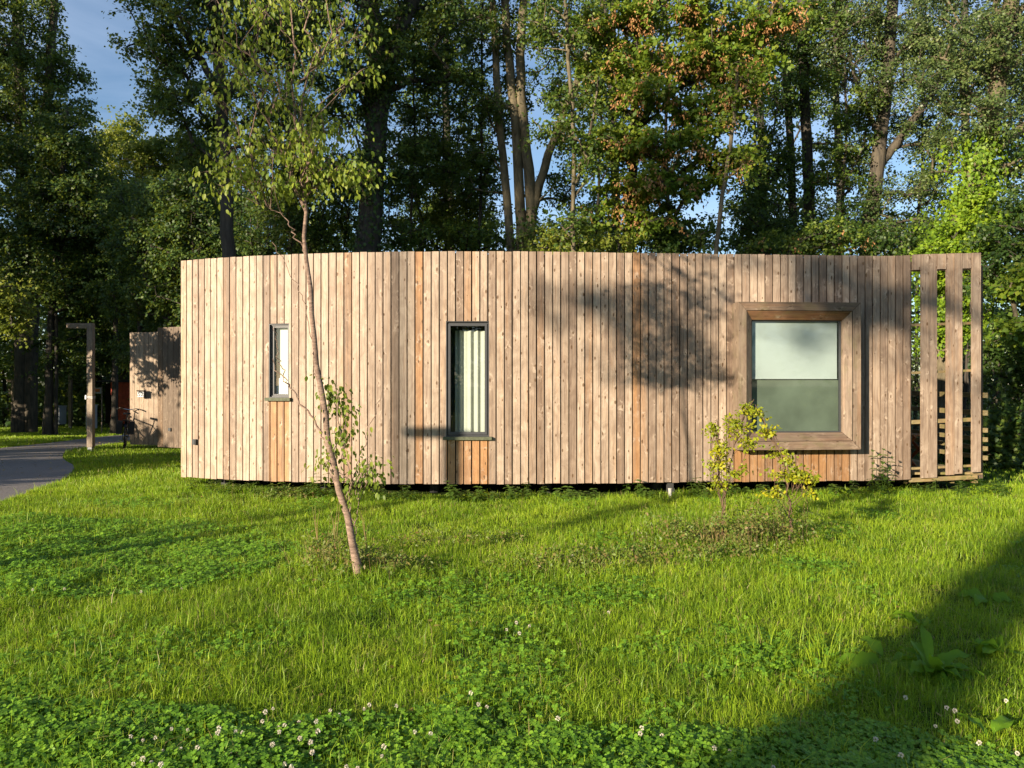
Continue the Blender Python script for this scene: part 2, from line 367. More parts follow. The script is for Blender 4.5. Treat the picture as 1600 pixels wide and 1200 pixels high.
def wallpt(s_, out, z):
    """point on the curved wall: arc length s, distance out of the wall towards the lawn, height"""
    x = X_of(s_); d = dWY(x); L = math.hypot(1, d); nx_, ny_ = d / L, -1 / L
    lift = .05 * max(0, (x - 5.0) / 1.3)
    return (x + nx_ * out, WY(x) + ny_ * out, z + lift)
cabin = empty('wooden_cabin', (0.5, 12.5, .1)); tag(cabin, 'long low cabin with a curved wall of upright weathered boards', 'cabin')
CO = Vector((-.5, -12.5, -.1))      # children are built in world coordinates
# windows: (centre x, width, z bottom, z top) of the opening in the cladding
W1 = dict(x=(435.5 - 800) / F * 10.555, w=.300, z0=1.335, z1=2.315)
W2 = dict(x=(730.5 - 800) / F * 10.28, w=.556, z0=.838, z1=2.325)
W3 = dict(x=3.715, w=1.60, z0=.70, z1=2.55)
for w in (W1, W2, W3): w['s'] = S_of(w['x']); w['a'] = w['s'] - w['w'] / 2; w['b'] = w['s'] + w['w'] / 2
rng = np.random.default_rng(11)
S0, S1, S2 = S_of(X0), S_of(X1), S_of(X2)
PITCH = (S1 - S0) / 96
def board(mb, a, b, z0, z1, th=.024, proud=0, uo=0, vo=0, col=None, s0=None, gap=.006):
    s0 = a if s0 is None else s0
    A = wallpt(a, proud, z0); B = wallpt(b, proud, z0); C_ = wallpt(b, proud, z1); D_ = wallpt(a, proud, z1)
    a2 = wallpt(a, proud - th, z0); b2 = wallpt(b, proud - th, z0); c2 = wallpt(b, proud - th, z1); d2 = wallpt(a, proud - th, z1)
    uu = lambda s_, z: (s_ - s0 + uo, z + vo)
    mb.face([A, B, C_, D_], [uu(a, z0), uu(b, z0), uu(b, z1), uu(a, z1)], 0, False, col)
    mb.face([b2, B, C_, c2][::-1], [(uo + .13, z0 + vo), (uo + .11, z0 + vo), (uo + .11, z1 + vo), (uo + .13, z1 + vo)][::-1], 0, False, col)
    mb.face([A, a2, d2, D_][::-1], [(uo + .0, z0 + vo), (uo - .02, z0 + vo), (uo - .02, z1 + vo), (uo, z1 + vo)][::-1], 0, False, col)
    mb.face([D_, C_, c2, d2], [uu(a, z1), uu(b, z1), uu(b, z1 + .02), uu(a, z1 + .02)], 0, False, col)
    mb.face([A, B, b2, a2][::-1], [uu(a, z0), uu(b, z0), uu(b, z0 - .02), uu(a, z0 - .02)][::-1], 0, False, col)
    mb.face([a2, b2, c2, d2][::-1], None, 0, False, col)
orange_px = {548: .35, 655: .65, 992: .6, 1013: .3, 352: .2, 431: .2, 925: .25, 875: .2, 290: .3, 530: .2}
mb = MB(); k = 0; s_ = S0
while s_ < S1 - .03:
    e = min(s_ + PITCH, S1); gap = rng.uniform(.013, .018)
    pxc = 800 + F * X_of((s_ + e) / 2) / WY(X_of((s_ + e) / 2))
    og = max([v for q, v in orange_px.items() if abs(q - pxc) < 6] + [max(0, rng.normal(-.03, .10))])
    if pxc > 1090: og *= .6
    tone = float(np.clip(rng.normal(.52 if pxc < 1090 else .34, .33), 0, 1)); uo, vo = rng.uniform(0, 99, 2); proud = rng.uniform(0, .003)  # boards of the right stretch: dappled shade painted in as a darker tone
    lo, hi = s_, e - gap
    cuts = sorted({lo, hi} | {c for w in (W1, W2, W3) for c in (w['a'], w['b']) if lo + .002 < c < hi - .002})
    zt = ZT + rng.uniform(-.004, .004); zb = ZB + rng.uniform(-.006, .006)
    for a, b in zip(cuts[:-1], cuts[1:]):
        mid = (a + b) / 2; w = next((w for w in (W1, W2, W3) if w['a'] < mid < w['b']), None)
        if w is None: board(mb, a, b, zb, zt, proud=proud, uo=uo, vo=vo, col=(tone, og, 0, 1), s0=s_)
        else:
            fresh = {id(W1): .62, id(W2): .75, id(W3): .72}[id(w)] + rng.normal(0, .15)
            board(mb, a, b, zb, w['z0'] - .004, proud=proud, uo=uo, vo=vo, col=(tone * (.6 if w is W3 else .8), max(og, fresh), .22 if w is W3 else .03, 1), s0=s_)
            board(mb, a, b, w['z1'] + .004, zt, proud=proud, uo=uo, vo=vo, col=(tone, og, 0, 1), s0=s_)
    s_ = e; k += 1
wall_o = mb.build('wall', M_wood, cabin, CO); wall_o['label'] = 'curved wall of upright weathered larch boards'
# lining behind the boards, with the window openings left out
mb = MB(); NB = 60; cuts = sorted(set(np.linspace(S0 + .01, S1 - .01, NB)) | {c for w in (W1, W2, W3) for c in (w['a'], w['b'])})
def strip(a, b, z0, z1, o1=-.045, o2=-.16):
    p = [wallpt(a, o1, z0), wallpt(b, o1, z0), wallpt(b, o2, z0), wallpt(a, o2, z0), wallpt(a, o1, z1), wallpt(b, o1, z1), wallpt(b, o2, z1), wallpt(a, o2, z1)]
    mb.hexa(p)
for a, b in zip(cuts[:-1], cuts[1:]):
    w = next((w for w in (W1, W2, W3) if w['a'] < (a + b) / 2 < w['b']), None)
    if w is None: strip(a, b, ZB + .02, ZT - .03)
    else: strip(a, b, ZB + .02, w['z0']); strip(a, b, w['z1'], ZT - .03)
mb.build('wall_lining', M_black, cabin, CO)
# back and side walls, floor, roof
pts = [wallpt(s_, -.16, 0)[:2] for s_ in np.linspace(S0 + .02, S1 - .02, 30)]
xb0, xb1, yb = pts[0][0] + .5, pts[-1][0] - .3, 15.6
mb = MB()
def vwall(p, q, th=.12):
    p = Vector((*p, 0)); q = Vector((*q, 0)); d = (q - p).normalized(); nn = Vector((-d.y, d.x, 0)) * th
    n_ = max(1, int((q - p).length / .12))
    for i in range(n_):
        a = p + (q - p) * i / n_; b = p + (q - p) * ((i + 1) / n_) - d * .006
        mb.hexa([(a.x, a.y, ZB), (b.x, b.y, ZB), (b.x + nn.x, b.y + nn.y, ZB), (a.x + nn.x, a.y + nn.y, ZB), (a.x, a.y, ZT - .1), (b.x, b.y, ZT - .1), (b.x + nn.x, b.y + nn.y, ZT - .1), (a.x + nn.x, a.y + nn.y, ZT - .1)], 0, 2, (rng.uniform(.2, .7), rng.uniform(0, .2), 0, 1))
vwall(pts[0], (xb0, yb)); vwall((xb0, yb), (xb1, yb)); vwall((xb1, yb), pts[-1])
mb.build('side_wall', M_wood, cabin, CO)
def slab(z0, z1, name, mat, inset=0.0):
    mb = MB(); P = [(p[0], p[1] + inset) for p in pts] + [(xb1, yb - .01), (xb0, yb - .01)]
    for i in range(len(pts) - 1):
        a, b = P[i], P[i + 1]; ta, tb = i / (len(pts) - 1), (i + 1) / (len(pts) - 1)
        c = (xb0 + (xb1 - xb0) * tb, yb - .02); d = (xb0 + (xb1 - xb0) * ta, yb - .02)
        mb.hexa([(a[0], a[1], z0), (b[0], b[1], z0), (c[0], c[1], z0), (d[0], d[1], z0), (a[0], a[1], z1), (b[0], b[1], z1), (c[0], c[1], z1), (d[0], d[1], z1)])
    return mb.build(name, mat, cabin, CO)
slab(ZT - .26, ZT - .14, 'roof', M_roof); slab(ZB + .03, ZB + .12, 'floor', M_inner, .01)
for i, x in enumerate(np.linspace(X0 + .5, X1 - .3, 7)):
    mb = MB(); mb.tube([(x, WY(x) + .55, -.15), (x, WY(x) + .55, ZB + .03)], .07, 10)
    mb.build('support_post', M_roof, cabin, CO)
mb = MB(); mb.box(2.05, 2.13, WY(2.1) + .06, WY(2.1) + .14, -.05, ZB + .02); mb.box(2.04, 2.14, WY(2.1) + .045, WY(2.1) + .059, -.02, .14)
mb.build('support_post', M_roof, cabin, CO)

def wmat(w):
    x = w['x']; d = dWY(x); ang = math.atan(d); p = wallpt(w['s'], 0, 0)
    return Matrix.Translation((p[0], p[1], 0)) @ Matrix.Rotation(ang, 4, 'Z')
def wobj(mb, name, mat, w, parent, col=None):
    """window pieces are modelled in a frame with x along the wall, y into the wall"""
    W = wmat(w); mb.v = [tuple(W @ Vector(v)) for v in mb.v]
    return mb.build(name, mat, parent, CO if parent is cabin else None)
def rings(mb, x0, x1, z0, z1, t, y0, y1, m=0, col=None, gapc=0):
    mb.box(x0, x0 + t, y0, y1, z0, z1, m, 2, col); mb.box(x1 - t, x1, y0, y1, z0, z1, m, 2, col)
    mb.box(x0 + t + gapc, x1 - t - gapc, y0 + .001, y1, z0, z0 + t, m, 0, col); mb.box(x0 + t + gapc, x1 - t - gapc, y0 + .001, y1, z1 - t, z1, m, 0, col)
for w, big in ((W1, False), (W2, False)):
    h = w['w'] / 2; z0, z1 = w['z0'], w['z1']
    mb = MB(); rings(mb, -h + .001, h - .001, z0, z1, .008, .004, .15, 0)            # reveal lining
    rings(mb, -h + .009, h - .009, z0 + .009, z1 - .009, .016, .035, .12, 0)         # fixed frame
    sh = .022 if w is W1 else .030
    rings(mb, -h + .0255, h - .0255, z0 + .0255, z1 - .0255, sh, .022 if w is W2 else .05, .11, 0)   # opening sash
    fr = wobj(mb, 'window', M_alu, w, cabin)
    fr['label'] = 'narrow anthracite framed window with a cream blind' if w is W1 else 'tall anthracite framed window with a pale curtain'
    ix, iz0, iz1 = h - .0255 - sh, z0 + .0255 + sh, z1 - .0255 - sh
    mb = MB(); mb.face([(-ix, .08, iz0), (ix, .08, iz0), (ix, .08, iz1), (-ix, .08, iz1)]); wobj(mb, 'pane', M_glass, w, fr)
    mb = MB(); mb.box(-h - .035, h + .035, -.045, .10, z0 - .032, z0 - .001); mb.box(-h - .035, h + .035, -.049, -.0455, z0 - .042, z0 - .003)
    wobj(mb, 'sill', M_sill, w, fr)
    if w is W1:
        mb = MB(); zz = iz0 + .20
        mb.box(-ix - .03, ix + .03, .135, .14, zz, iz1 + .03); wobj(mb, 'blind', M_blind, w, fr)
        mb = MB(); mb.box(-ix - .03, ix + .03, .118, .124, iz0 - .03, zz + .01); wobj(mb, 'white_panel', M_white, w, fr)
    else:
        # hanging folds
        mb = MB(); xa, xb_ = -ix * .78, ix + .10; N = 90
        P = []
        for i in range(N + 1):
            t = i / N; x = xa + (xb_ - xa) * t
            y = .20 + .014 * math.sin(t * 2 * math.pi * 4.6 + .6 * math.sin(t * 9)) + .008 * math.sin(t * 41)
            P.append((x, y))
        for i in range(N):
            (a, ya), (b_, yb_) = P[i], P[i + 1]
            mb.face([(a, ya, iz0 - .1), (b_, yb_, iz0 - .1), (b_, yb_, iz1 - .05), (a, ya, iz1 - .05)], None, 0, True)
            mb.face([(a, ya + .004, iz0 - .1), (b_, yb_ + .004, iz0 - .1), (b_, yb_ + .004, iz1 - .05), (a, ya + .004, iz1 - .05)][::-1], None, 0, True)
        wobj(mb, 'curtain', M_curtain, w, fr)
        mb = MB()
        for i in range(24):
            a = -ix - .04 + i * .011; y = .34 + .02 * math.sin(i * 1.1)
            mb.face([(a, y, iz0 - .1), (a + .011, .34 + .02 * math.sin(i * 1.1 + 1.1), iz0 - .1), (a + .011, .34 + .02 * math.sin(i * 1.1 + 1.1), iz1), (a, y, iz1)], None, 0, True)
        wobj(mb, 'inner_curtain', M_dkscreen, w, fr)
# the big projecting wooden window
w = W3; OX, OZ0, OZ1, DP = .815, .664, 2.578, .25
def loft(mb, R, m=0, cols=None):
    """R: list of (halfwidth, z0, z1, y) rectangles joined by mitred boards"""
    for (ha, a0, a1, ya), (hb, b0, b1, yb_) in zip(R[:-1], R[1:]):
        A = [(-ha, ya, a0), (ha, ya, a0), (ha, ya, a1), (-ha, ya, a1)]; B = [(-hb, yb_, b0), (hb, yb_, b0), (hb, yb_, b1), (-hb, yb_, b1)]
        for i in range(4):
            j = (i + 1) % 4; P = [Vector(A[i]), Vector(A[j]), Vector(B[j]), Vector(B[i])]
            wd = math.hypot(ha - hb, ya - yb_); uo, vo = rng.uniform(0, 60, 2)
            d = (P[1] - P[0]).normalized()
            uv = [(uo, (P[0] - P[0]).dot(d) + vo), (uo, (P[1] - P[0]).dot(d) + vo), (uo + wd, (P[2] - P[0]).dot(d) + vo), (uo + wd, (P[3] - P[0]).dot(d) + vo)]
            col = (float(rng.uniform(.35, .6)), .0, 0, 1)
            if cols: col = cols[i]
            g_ = d * .0022
            mb.face([P[0] + g_, P[1] - g_, P[2] - g_, P[3] + g_], uv, m, False, col)
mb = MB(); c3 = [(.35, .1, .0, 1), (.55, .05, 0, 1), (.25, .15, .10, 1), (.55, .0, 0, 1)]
mb2 = MB()
loft(mb, [(OX, OZ0, OZ1, .02), (OX, OZ0, OZ1, -DP)], 0, c3)                         # outer sides
loft(mb, [(OX, OZ0, OZ1, -DP), (OX - .108, OZ0 + .108, OZ1 - .108, -DP + .006)], 0, c3)   # front band
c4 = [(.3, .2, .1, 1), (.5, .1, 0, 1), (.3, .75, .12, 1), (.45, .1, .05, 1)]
loft(mb, [(OX - .114, OZ0 + .114, OZ1 - .114, -DP + .012), (OX - .205, OZ0 + .215, OZ1 - .225, -DP + .085)], 0, c4)  # splayed inner band
loft(mb, [(OX - .205, OZ0 + .215, OZ1 - .225, -DP + .085), (OX - .21, OZ0 + .22, OZ1 - .23, -DP + .13)], 0, c4)
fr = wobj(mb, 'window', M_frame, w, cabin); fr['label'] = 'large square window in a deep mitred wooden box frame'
mb = MB(); 
loft(mb, [(OX - .104, OZ0 + .104, OZ1 - .104, -DP + .02), (OX - .118, OZ0 + .118, OZ1 - .118, -DP + .021)])
loft(mb, [(OX - .003, OZ0 + .003, OZ1 - .003, .0), (OX - .003, OZ0 + .003, OZ1 - .003, -DP + .003), (OX - .1, OZ0 + .1, OZ1 - .1, -DP + .009)])
wobj(mb, 'frame_groove', M_black, w, fr)
gx, gz0, gz1, gy = OX - .21, OZ0 + .22, OZ1 - .23, -DP + .12
mb = MB(); rings(mb, -gx - .005, gx + .005, gz0 - .005, gz1 + .005, .018, gy, gy + .05); wobj(mb, 'glazing_bead', M_alu, w, fr)
mb = MB(); mb.face([(-gx + .012, gy + .018, gz0 + .012), (gx - .012, gy + .018, gz0 + .012), (gx - .012, gy + .018, gz1 - .012), (-gx + .012, gy + .018, gz1 - .012)]); wobj(mb, 'pane', M_glass_big, w, fr)
gm = gz0 + (gz1 - gz0) * .485
mb = MB(); mb.box(-gx + .035, gx - .03, gy + .050, gy + .053, gm, gz1 - .012); mb.box(-gx + .035, gx - .03, gy + .045, gy + .058, gm - .012, gm + .002); wobj(mb, 'blind', M_screen, w, fr)
mb = MB(); mb.box(-gx - .05, gx + .05, gy + .085, gy + .088, gz0 - .05, gz1 + .05); wobj(mb, 'inner_screen', M_dkscreen, w, fr)
mb = MB(); mb.box(-gx - .03, gx + .03, gy + .10, .3, gz0 - .04, gz0 + .03); wobj(mb, 'sill', M_frame, w, fr)
# little socket low on the left
ss = S_of((306 - 800) / F * 10.98); p = wallpt(ss, .004, 0)
mb = MB(); mb.box(-.029, .029, -.030, 0, 0, .075); mb.box(-.020, .018, -.036, -.0305, .008, .066)
W = Matrix.Translation((p[0], p[1], .68)) @ Matrix.Rotation(math.atan(dWY(p[0])), 4, 'Z'); mb.v = [tuple(W @ Vector(v)) for v in mb.v]
mb.build('wall_socket', M_socket, cabin, CO)

# slatted screen round the terrace at the right-hand end
def s_px(px):
    x = (px - 800) / F * 10.70
    for _ in range(4): x = (px - 800) / F * WY(x)
    return S_of(x)
mb = MB()
edges = [1425.5, 1439, 1451.5, 1464.5, 1478.5, 1491.5, 1504, 1518.5, 1533]
bottoms = [None, ZB + .01, ZB + .01, None, ZB + .035, ZB + .045, None, ZB + .055]
for i in range(8):
    a, b = s_px(edges[i]) + .002, s_px(edges[i + 1]) - .004
    col = (float(rng.uniform(.25, .6)), float(max(0, rng.normal(0, .1))), 0, 1); uo, vo = rng.uniform(0, 99, 2)
    if bottoms[i] is None: board(mb, a, b, ZT - .20, ZT + .004, uo=uo, vo=vo, col=col)
    else: board(mb, a, b, bottoms[i], ZT + .006, uo=uo, vo=vo, col=col, proud=.002)
mb.build('slatted_screen', M_wood, cabin, CO)
def rail(px0, px1, z, h, out, th=.03, name='rail', mat=M_rail, darken=0):
    mb = MB(); a, b = s_px(px0), s_px(px1); n_ = 6
    for i in range(n_):
        p, q = a + (b - a) * i / n_, a + (b - a) * (i + 1) / n_
        c8 = [wallpt(p, out, z - h / 2), wallpt(q, out, z - h / 2), wallpt(q, out - th, z - h / 2), wallpt(p, out - th, z - h / 2)]
        mb.hexa(c8 + [(c[0], c[1], c[2] + h) for c in c8], 0, 0, (.4, .3, darken, 1))  # third channel blends the rail towards dark brown
    return mb.build(name, mat, cabin, CO)
zz = lambda py, D=10.78: CZ - (py - HY) / F * D - .05
rail(1424, 1530, zz(504.5), .035, -.030); rail(1424, 1530, zz(578.5), .032, -.030)
rail(1424, 1530, zz(655), .052, -.030)
rail(1424, 1530, zz(727), .03, -.030); rail(1424, 1530, zz(745), .055, -.032)
rail(1424, 1530, ZT - .15, .13, -.030, .045, 'top_beam', M_frame, .5)
xe, ye = wallpt(s_px(1533), -.03, 0)[:2]
# balustrade round the open side of the terrace (back and right), horizontal slats
def slat(a, b, z, h=.055, t=.035, mat=M_frame, nm='balustrade_slat', darken=.35):
    mb = MB(); mb.bar((*a, z), (*b, z), t, h, 0, (0, 0, 1), (.4, .25, darken, 1)); return mb.build(nm, mat, cabin, CO)  # third channel blends the slat towards dark brown
tx0, tx1, ty1 = pts[-1][0], xe + .10, 13.6
for k, py in enumerate((617.5, 645, 672, 686.5, 700.5, 715)):
    z = CZ - (py - HY) / F * 10.85
    slat((tx1, ye + .02), (tx1 - .12, ty1), z, .07 if k < 2 else .06, .05, M_rail, darken=.0)
    slat((tx1 - .15, ty1 - .03), (tx0 - .9, ty1 - .03), z, .07 if k < 2 else .05, .04)
for (x, y) in ((tx1 - .06, ye + .10), (tx1 - .19, ty1 - .09), ((tx0 + tx1) / 2 - .4, ty1 + .03)):
    mb = MB(); mb.box(x - .04, x + .04, y - .04, y + .04, ZB, ZT - .1 if y < 12 else 1.4, 0, 2, (.3, .2, .5, 1)); mb.build('terrace_post', M_frame, cabin, CO)
mb = MB(); 
for i in range(22):
    y = ye + .05 + i * .117
    mb.box(tx0 - .9, tx1 - .03, y, y + .108, ZB + .06, ZB + .09, 0, 0, (.5, .3, 0, 1))
for i in range(4):
    x = tx0 + .02 + i * .32; mb.box(x, x + .05, ye + .08, ye + 2.5, ZB - .06, ZB + .055, 0, 1, (.4, .4, .2, 1))
mb.build('terrace_deck', M_rail, cabin, CO)
mb = MB(); mb.bar((tx0 - .4, 11.2, ZT - .22), (tx1 - .12, ty1 - .1, ZT - .22), .06, .12); mb.bar((tx0 + .02, 11.0, ZT - .17), (tx0 - .5, ty1, ZT - .17), .06, .12)
mb.build('roof_beam', M_frame, cabin, CO)
# ventilation rust orange chair on the terrace
chx, chy, chz = 5.95, 11.9, ZB + .09
ch = empty('garden_chair', (chx, chy, chz), 0.5); tag(ch, 'orange brown folding wooden chair on the terrace behind the slatted screen', 'chair')
mb = MB()
for i in range(5): mb.box(-.22, .22, -.21 + i * .085, -.14 + i * .085, .43, .45)
mb.build('seat', M_rust, ch)
mb = MB()
for i in range(4): mb.bar((-.2, .22 + .02 * i, .56 + i * .09), (.2, .22 + .02 * i, .56 + i * .09), .02, .06)
for s_ in (-1, 1): mb.bar((s_ * .21, .17, .43), (s_ * .21, .30, .92), .03, .04)
mb.build('backrest', M_rust, ch)
for s_ in (-1, 1):
    for (ya, yb_) in ((-.22, .20), (.20, -.22)):
        mb = MB(); mb.bar((s_ * .20, ya, 0), (s_ * .20, yb_, .43), .03, .04); mb.build('leg', M_rust, ch)
tb = empty('garden_table', (5.45, 12.6, chz)); tag(tb, 'low dark slatted wooden table behind the folding chair on the terrace', 'table')
mb = MB()
for i in range(6): mb.box(-.4, .4, -.3 + i * .1, -.21 + i * .1, .68, .70)
mb.build('tabletop', M_rust, tb)
for sx in (-1, 1):
    for sy in (-1, 1):
        mb = MB(); mb.box(sx * .34 - .025, sx * .34 + .025, sy * .24 - .025, sy * .24 + .025, 0, .68); mb.build('leg', M_rust, tb)

# ------------------------------------------------------------------ second cabin behind on the left
c2 = empty('wooden_cabin', (-8.6, 21.5, -.2)); tag(c2, 'small board-clad cabin with a house number, behind the left end of the front cabin', 'cabin')
C2 = Vector((8.6, -21.5, .2))
def flatwall(px0, px1, Da, Db, pyt, pyb, name, nb, tone0, painted_shade=.1):
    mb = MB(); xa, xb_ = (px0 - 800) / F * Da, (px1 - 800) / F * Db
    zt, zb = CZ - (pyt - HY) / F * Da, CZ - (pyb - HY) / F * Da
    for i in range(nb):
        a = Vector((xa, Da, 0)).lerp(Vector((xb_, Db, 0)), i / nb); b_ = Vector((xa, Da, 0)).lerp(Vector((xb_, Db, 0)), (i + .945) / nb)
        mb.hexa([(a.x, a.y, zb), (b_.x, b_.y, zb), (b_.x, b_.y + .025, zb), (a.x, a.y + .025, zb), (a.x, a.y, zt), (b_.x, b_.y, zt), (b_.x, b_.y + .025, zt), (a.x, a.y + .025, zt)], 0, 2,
                (float(np.clip(rng.normal(tone0, .15), 0, 1)), float(max(0, rng.normal(.1, .15))), painted_shade, 1))
    o = mb.build(name, M_dim, c2, C2)
    mb = MB(); mb.hexa([(xa + .02, Da + .04, zb + .03), (xb_, Db + .04, zb + .03), (xb_, Db + .1, zb + .03), (xa + .02, Da + .1, zb + .03), (xa + .02, Da + .04, zt - .03), (xb_, Db + .04, zt - .03), (xb_, Db + .1, zt - .03), (xa + .02, Da + .1, zt - .03)])
    mb.build('wall_lining', M_black, c2, C2)
    return xa, xb_, zb, zt
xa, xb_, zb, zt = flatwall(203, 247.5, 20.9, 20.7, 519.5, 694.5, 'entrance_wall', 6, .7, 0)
flatwall(246.5, 330, 20.05, 19.2, 512, 698, 'wall', 10, .2, .35)  # low tone and dark blend paint shade onto this segment
mb = MB(); mb.box(xa + .05, -4.2, 20.95, 25.5, zb + .05, zt - .08); mb.build('side_wall', M_dim, c2, C2)
mb = MB(); mb.box(xa - .04, -4.0, 20.95, 25.7, zt - .075, zt - .01); mb.build('roof', M_roof, c2, C2)
# number plate with a small lamp hood
sx_, sy_, sz_ = at(222, 616, 20.72)
mb = MB(); mb.box(-.085, .085, -.05, 0, -.075, .075); mb.box(.0855, .105, -.08, -.002, -.075, .08); mb.box(-.08, .11, -.11, -.002, .0805, .105)
sg = mb.build('number_box', M_text, c2, C2 + Vector((sx_, sy_ - .03, sz_)))
mb = MB(); mb.box(-.078, .078, -.056, -.051, -.068, .068); mb.build('number_plate', M_signw, sg)
cu = bpy.data.curves.new('house_number', 'FONT'); cu.body = '52'; cu.size = .15; cu.align_x = 'CENTER'; cu.align_y = 'CENTER'; cu.extrude = .002
tmp = bpy.data.objects.new('tmp', cu); COL.objects.link(tmp); bpy.context.view_layer.update()
me = bpy.data.meshes.new_from_object(tmp.evaluated_get(bpy.context.evaluated_depsgraph_get())); bpy.data.objects.remove(tmp)
me.materials.clear(); me.materials.append(M_text)
nt = link('house_number', me, sg, (0, -.0600, 0)); nt.rotation_euler = (math.radians(90), 0, 0)
x_, y_, z_ = at(266, 671, 19.85)
mb = MB(); mb.box(-.03, .03, -.04, 0, -.04, .04); mb.build('wall_socket', M_socket, c2, C2 + Vector((x_, y_ - .02, z_)))

# ------------------------------------------------------------------ lamps
def lamp(label, px, pyb, pyt, D, arm=.55, side=-1, H=None, wd=.13, base=None, group='wooden angled path lamps', xyz=None):
    x, y, z0 = at(px, pyb, D) if xyz is None else xyz
    zt_ = CZ - (pyt - HY) / F * D if xyz is None else z0 + H
    g_ = float(hgt(x, y)); h = zt_ - g_
    o = empty('path_lamp', (x, y, g_)); tag(o, label, 'lamp', group)
    mb = MB(); mb.box(-wd / 2, wd / 2, -wd / 2, wd / 2, .12, h, 0, 2, (.55, .1, 0, 1)); mb.build('post', M_post, o)
    mb = MB(); mb.box(*( (-arm, -wd / 2 - .001) if side < 0 else (wd / 2 + .001, arm)), -wd / 2 + .002, wd / 2 - .002, h - .115, h - .002, 0, 0, (.6, .4, 0, 1)); 
    ar = mb.build('arm', M_post, o)
    mb = MB(); sx = side; mb.box(*sorted((sx * (arm - .05), sx * (wd / 2 + .05))), -.02, .02, h - .124, h - .116); mb.build('light_strip', M_signw, ar)
    mb = MB(); mb.box(-wd / 2 + .015, wd / 2 - .015, -wd / 2 + .015, wd / 2 - .015, -.1, .119); mb.build('base', M_steel, o)
    return o
lp = lamp('nearest wooden path lamp with a bent top, beside the curving path', 142, 697, 505, 19.0)
mb = MB(); 
for q in (0, 1): mb.tube([(-.068 + .004 * q, -.068, 1.30 + q * .03), (.07, -.069, 1.285 + q * .03), (.07, .07, 1.29 + q * .03), (-.07, .07, 1.30 + q * .03), (-.068, -.068, 1.30 + q * .03)], .006, 5)
mb.box(-.10, -.066, -.085, -.066, 1.26, 1.36)
mb.build('strap', M_signw, lp)
lamp('middle wooden path lamp, farther back in the shade of the wood', 110, 664, 572.5, 39.0, wd=.14, arm=.50)
lamp('farthest wooden path lamp, seen left of the middle one in the dark', 93.5, 657, 597, 58.0, side=1, wd=.15, arm=.55)
lamp('wooden path lamp left of the twin trunks at the left edge', 20, 658, 593, 40.0, wd=.12, arm=.3)
# the lamp whose shadow falls on the cabin wall; it stands left of the camera, out of frame
wx, wy = (706 - 800) / F * 10.27, 10.27; t_ = 8.3
lamp('path lamp left of the viewer, its bent shadow on the cabin wall', 0, 0, 0, 0, xyz=(wx - math.sin(SUN_AZ) * t_, wy - math.cos(SUN_AZ) * t_, float(hgt(-5, 3.8))), H=.96 + t_ * math.tan(SUN_EL) - 0.0, arm=.60)
# bare post, cabinets, red hut
x, y, z = at(104, 660, 45); o = empty('marker_post', (x, y, z)); tag(o, 'thin wooden post in the dark between two far lamps', 'post')
mb = MB(); mb.box(-.05, .05, -.05, .05, -.3, 1.9, 0, 2, (.4, 0, 0, 1)); mb.box(-.055, .055, -.055, .055, 1.9, 1.93); mb.build('shaft', M_post, o)
def cabinet(px, pyb, pyt, D, wpx, lab, two=False):
    x, y, z = at(px, pyb, D); h = (pyb - pyt) / F * D; w_ = wpx / F * D
    o = empty('utility_cabinet', (x, y, z)); tag(o, lab, 'cabinet', 'grey utility cabinets by the path')
    mb = MB(); mb.box(-w_ / 2, w_ / 2, 0, .3, -.2, h); mb.box(-w_ / 2 - .02, w_ / 2 + .02, -.02, .32, h + .001, h + .04); mb.build('housing', M_grey, o)
    mb = MB(); mb.box(-w_ / 2 + .04, w_ / 2 - .04, -.014, -.001, .05, h - .05); d_ = mb.build('door', M_grey, o)
    mb = MB(); mb.box(w_ / 2 - .10, w_ / 2 - .08, -.03, -.015, h * .45, h * .58); mb.build('handle', M_rubber, d_)
cabinet(89.5, 656, 635.5, 36, 6.5, 'wider left one of two adjoining pale grey cabinets by the far lamps')
cabinet(95.8, 656, 635.5, 36.3, 4.2, 'narrow right one of the pair of pale grey utility cabinets by the far lamps')
cabinet(140, 662, 634, 33, 12, 'pale grey utility cabinet behind the nearest path lamp')
x, y, z = at(152.5, 610, 32); o = empty('notice_board', (x, y, z - 1.35)); tag(o, 'small orange and grey notice board in the shade by the red hut', 'sign')
mb = MB(); mb.box(-.14, .14, 0, .03, 1.22, 1.46); mb.build('panel', M_grey, o)
mb = MB(); mb.box(-.10, .09, -.008, -.002, 1.29, 1.42); mb.build('notice', M_signor, o)
mb = MB(); mb.box(-.20, -.165, -.005, .02, 1.33, 1.47); mb.build('white_tag', M_signw, o)
mb = MB(); mb.box(-.16, -.141, 0, .04, -.5, 1.5); mb.box(.141, .17, 0, .04, -.5, 1.5); mb.build('post', M_post, o)
RD = 36.0
x0, _, zt_ = at(173, 597, RD); x1, _, zb_ = at(215, 662, RD)
hut = empty('red_hut', ((x0 + x1) / 2, RD, zb_)); tag(hut, 'dark red boarded hut in the shade left of the second cabin', 'hut')
HO = -Vector(hut.location)
mb = MB(); nb = 14
for i in range(nb):
    a = x0 + (x1 - x0) * i / nb; b_ = a + (x1 - x0) / nb - .012
    px = 800 + F * a / RD
    if px < 184 and True:
        mb.box(a, b_, RD, RD + .03, zb_, CZ - (641 - HY) / F * RD); mb.box(a, b_, RD, RD + .03, CZ - (617 - HY) / F * RD, zt_)
    else: mb.box(a, b_, RD, RD + .03, zb_, zt_)
mb.build('wall', M_red, hut, HO)
mb = MB(); mb.box(x0 - .5, x0 - .01, RD + .5, RD + 3.5, zb_, zt_ - .05); mb.box(x0 + .01, x1, RD + .035, RD + 3.5, zb_ + .02, zt_ - .05); mb.build('side_wall', M_reddark, hut, HO)
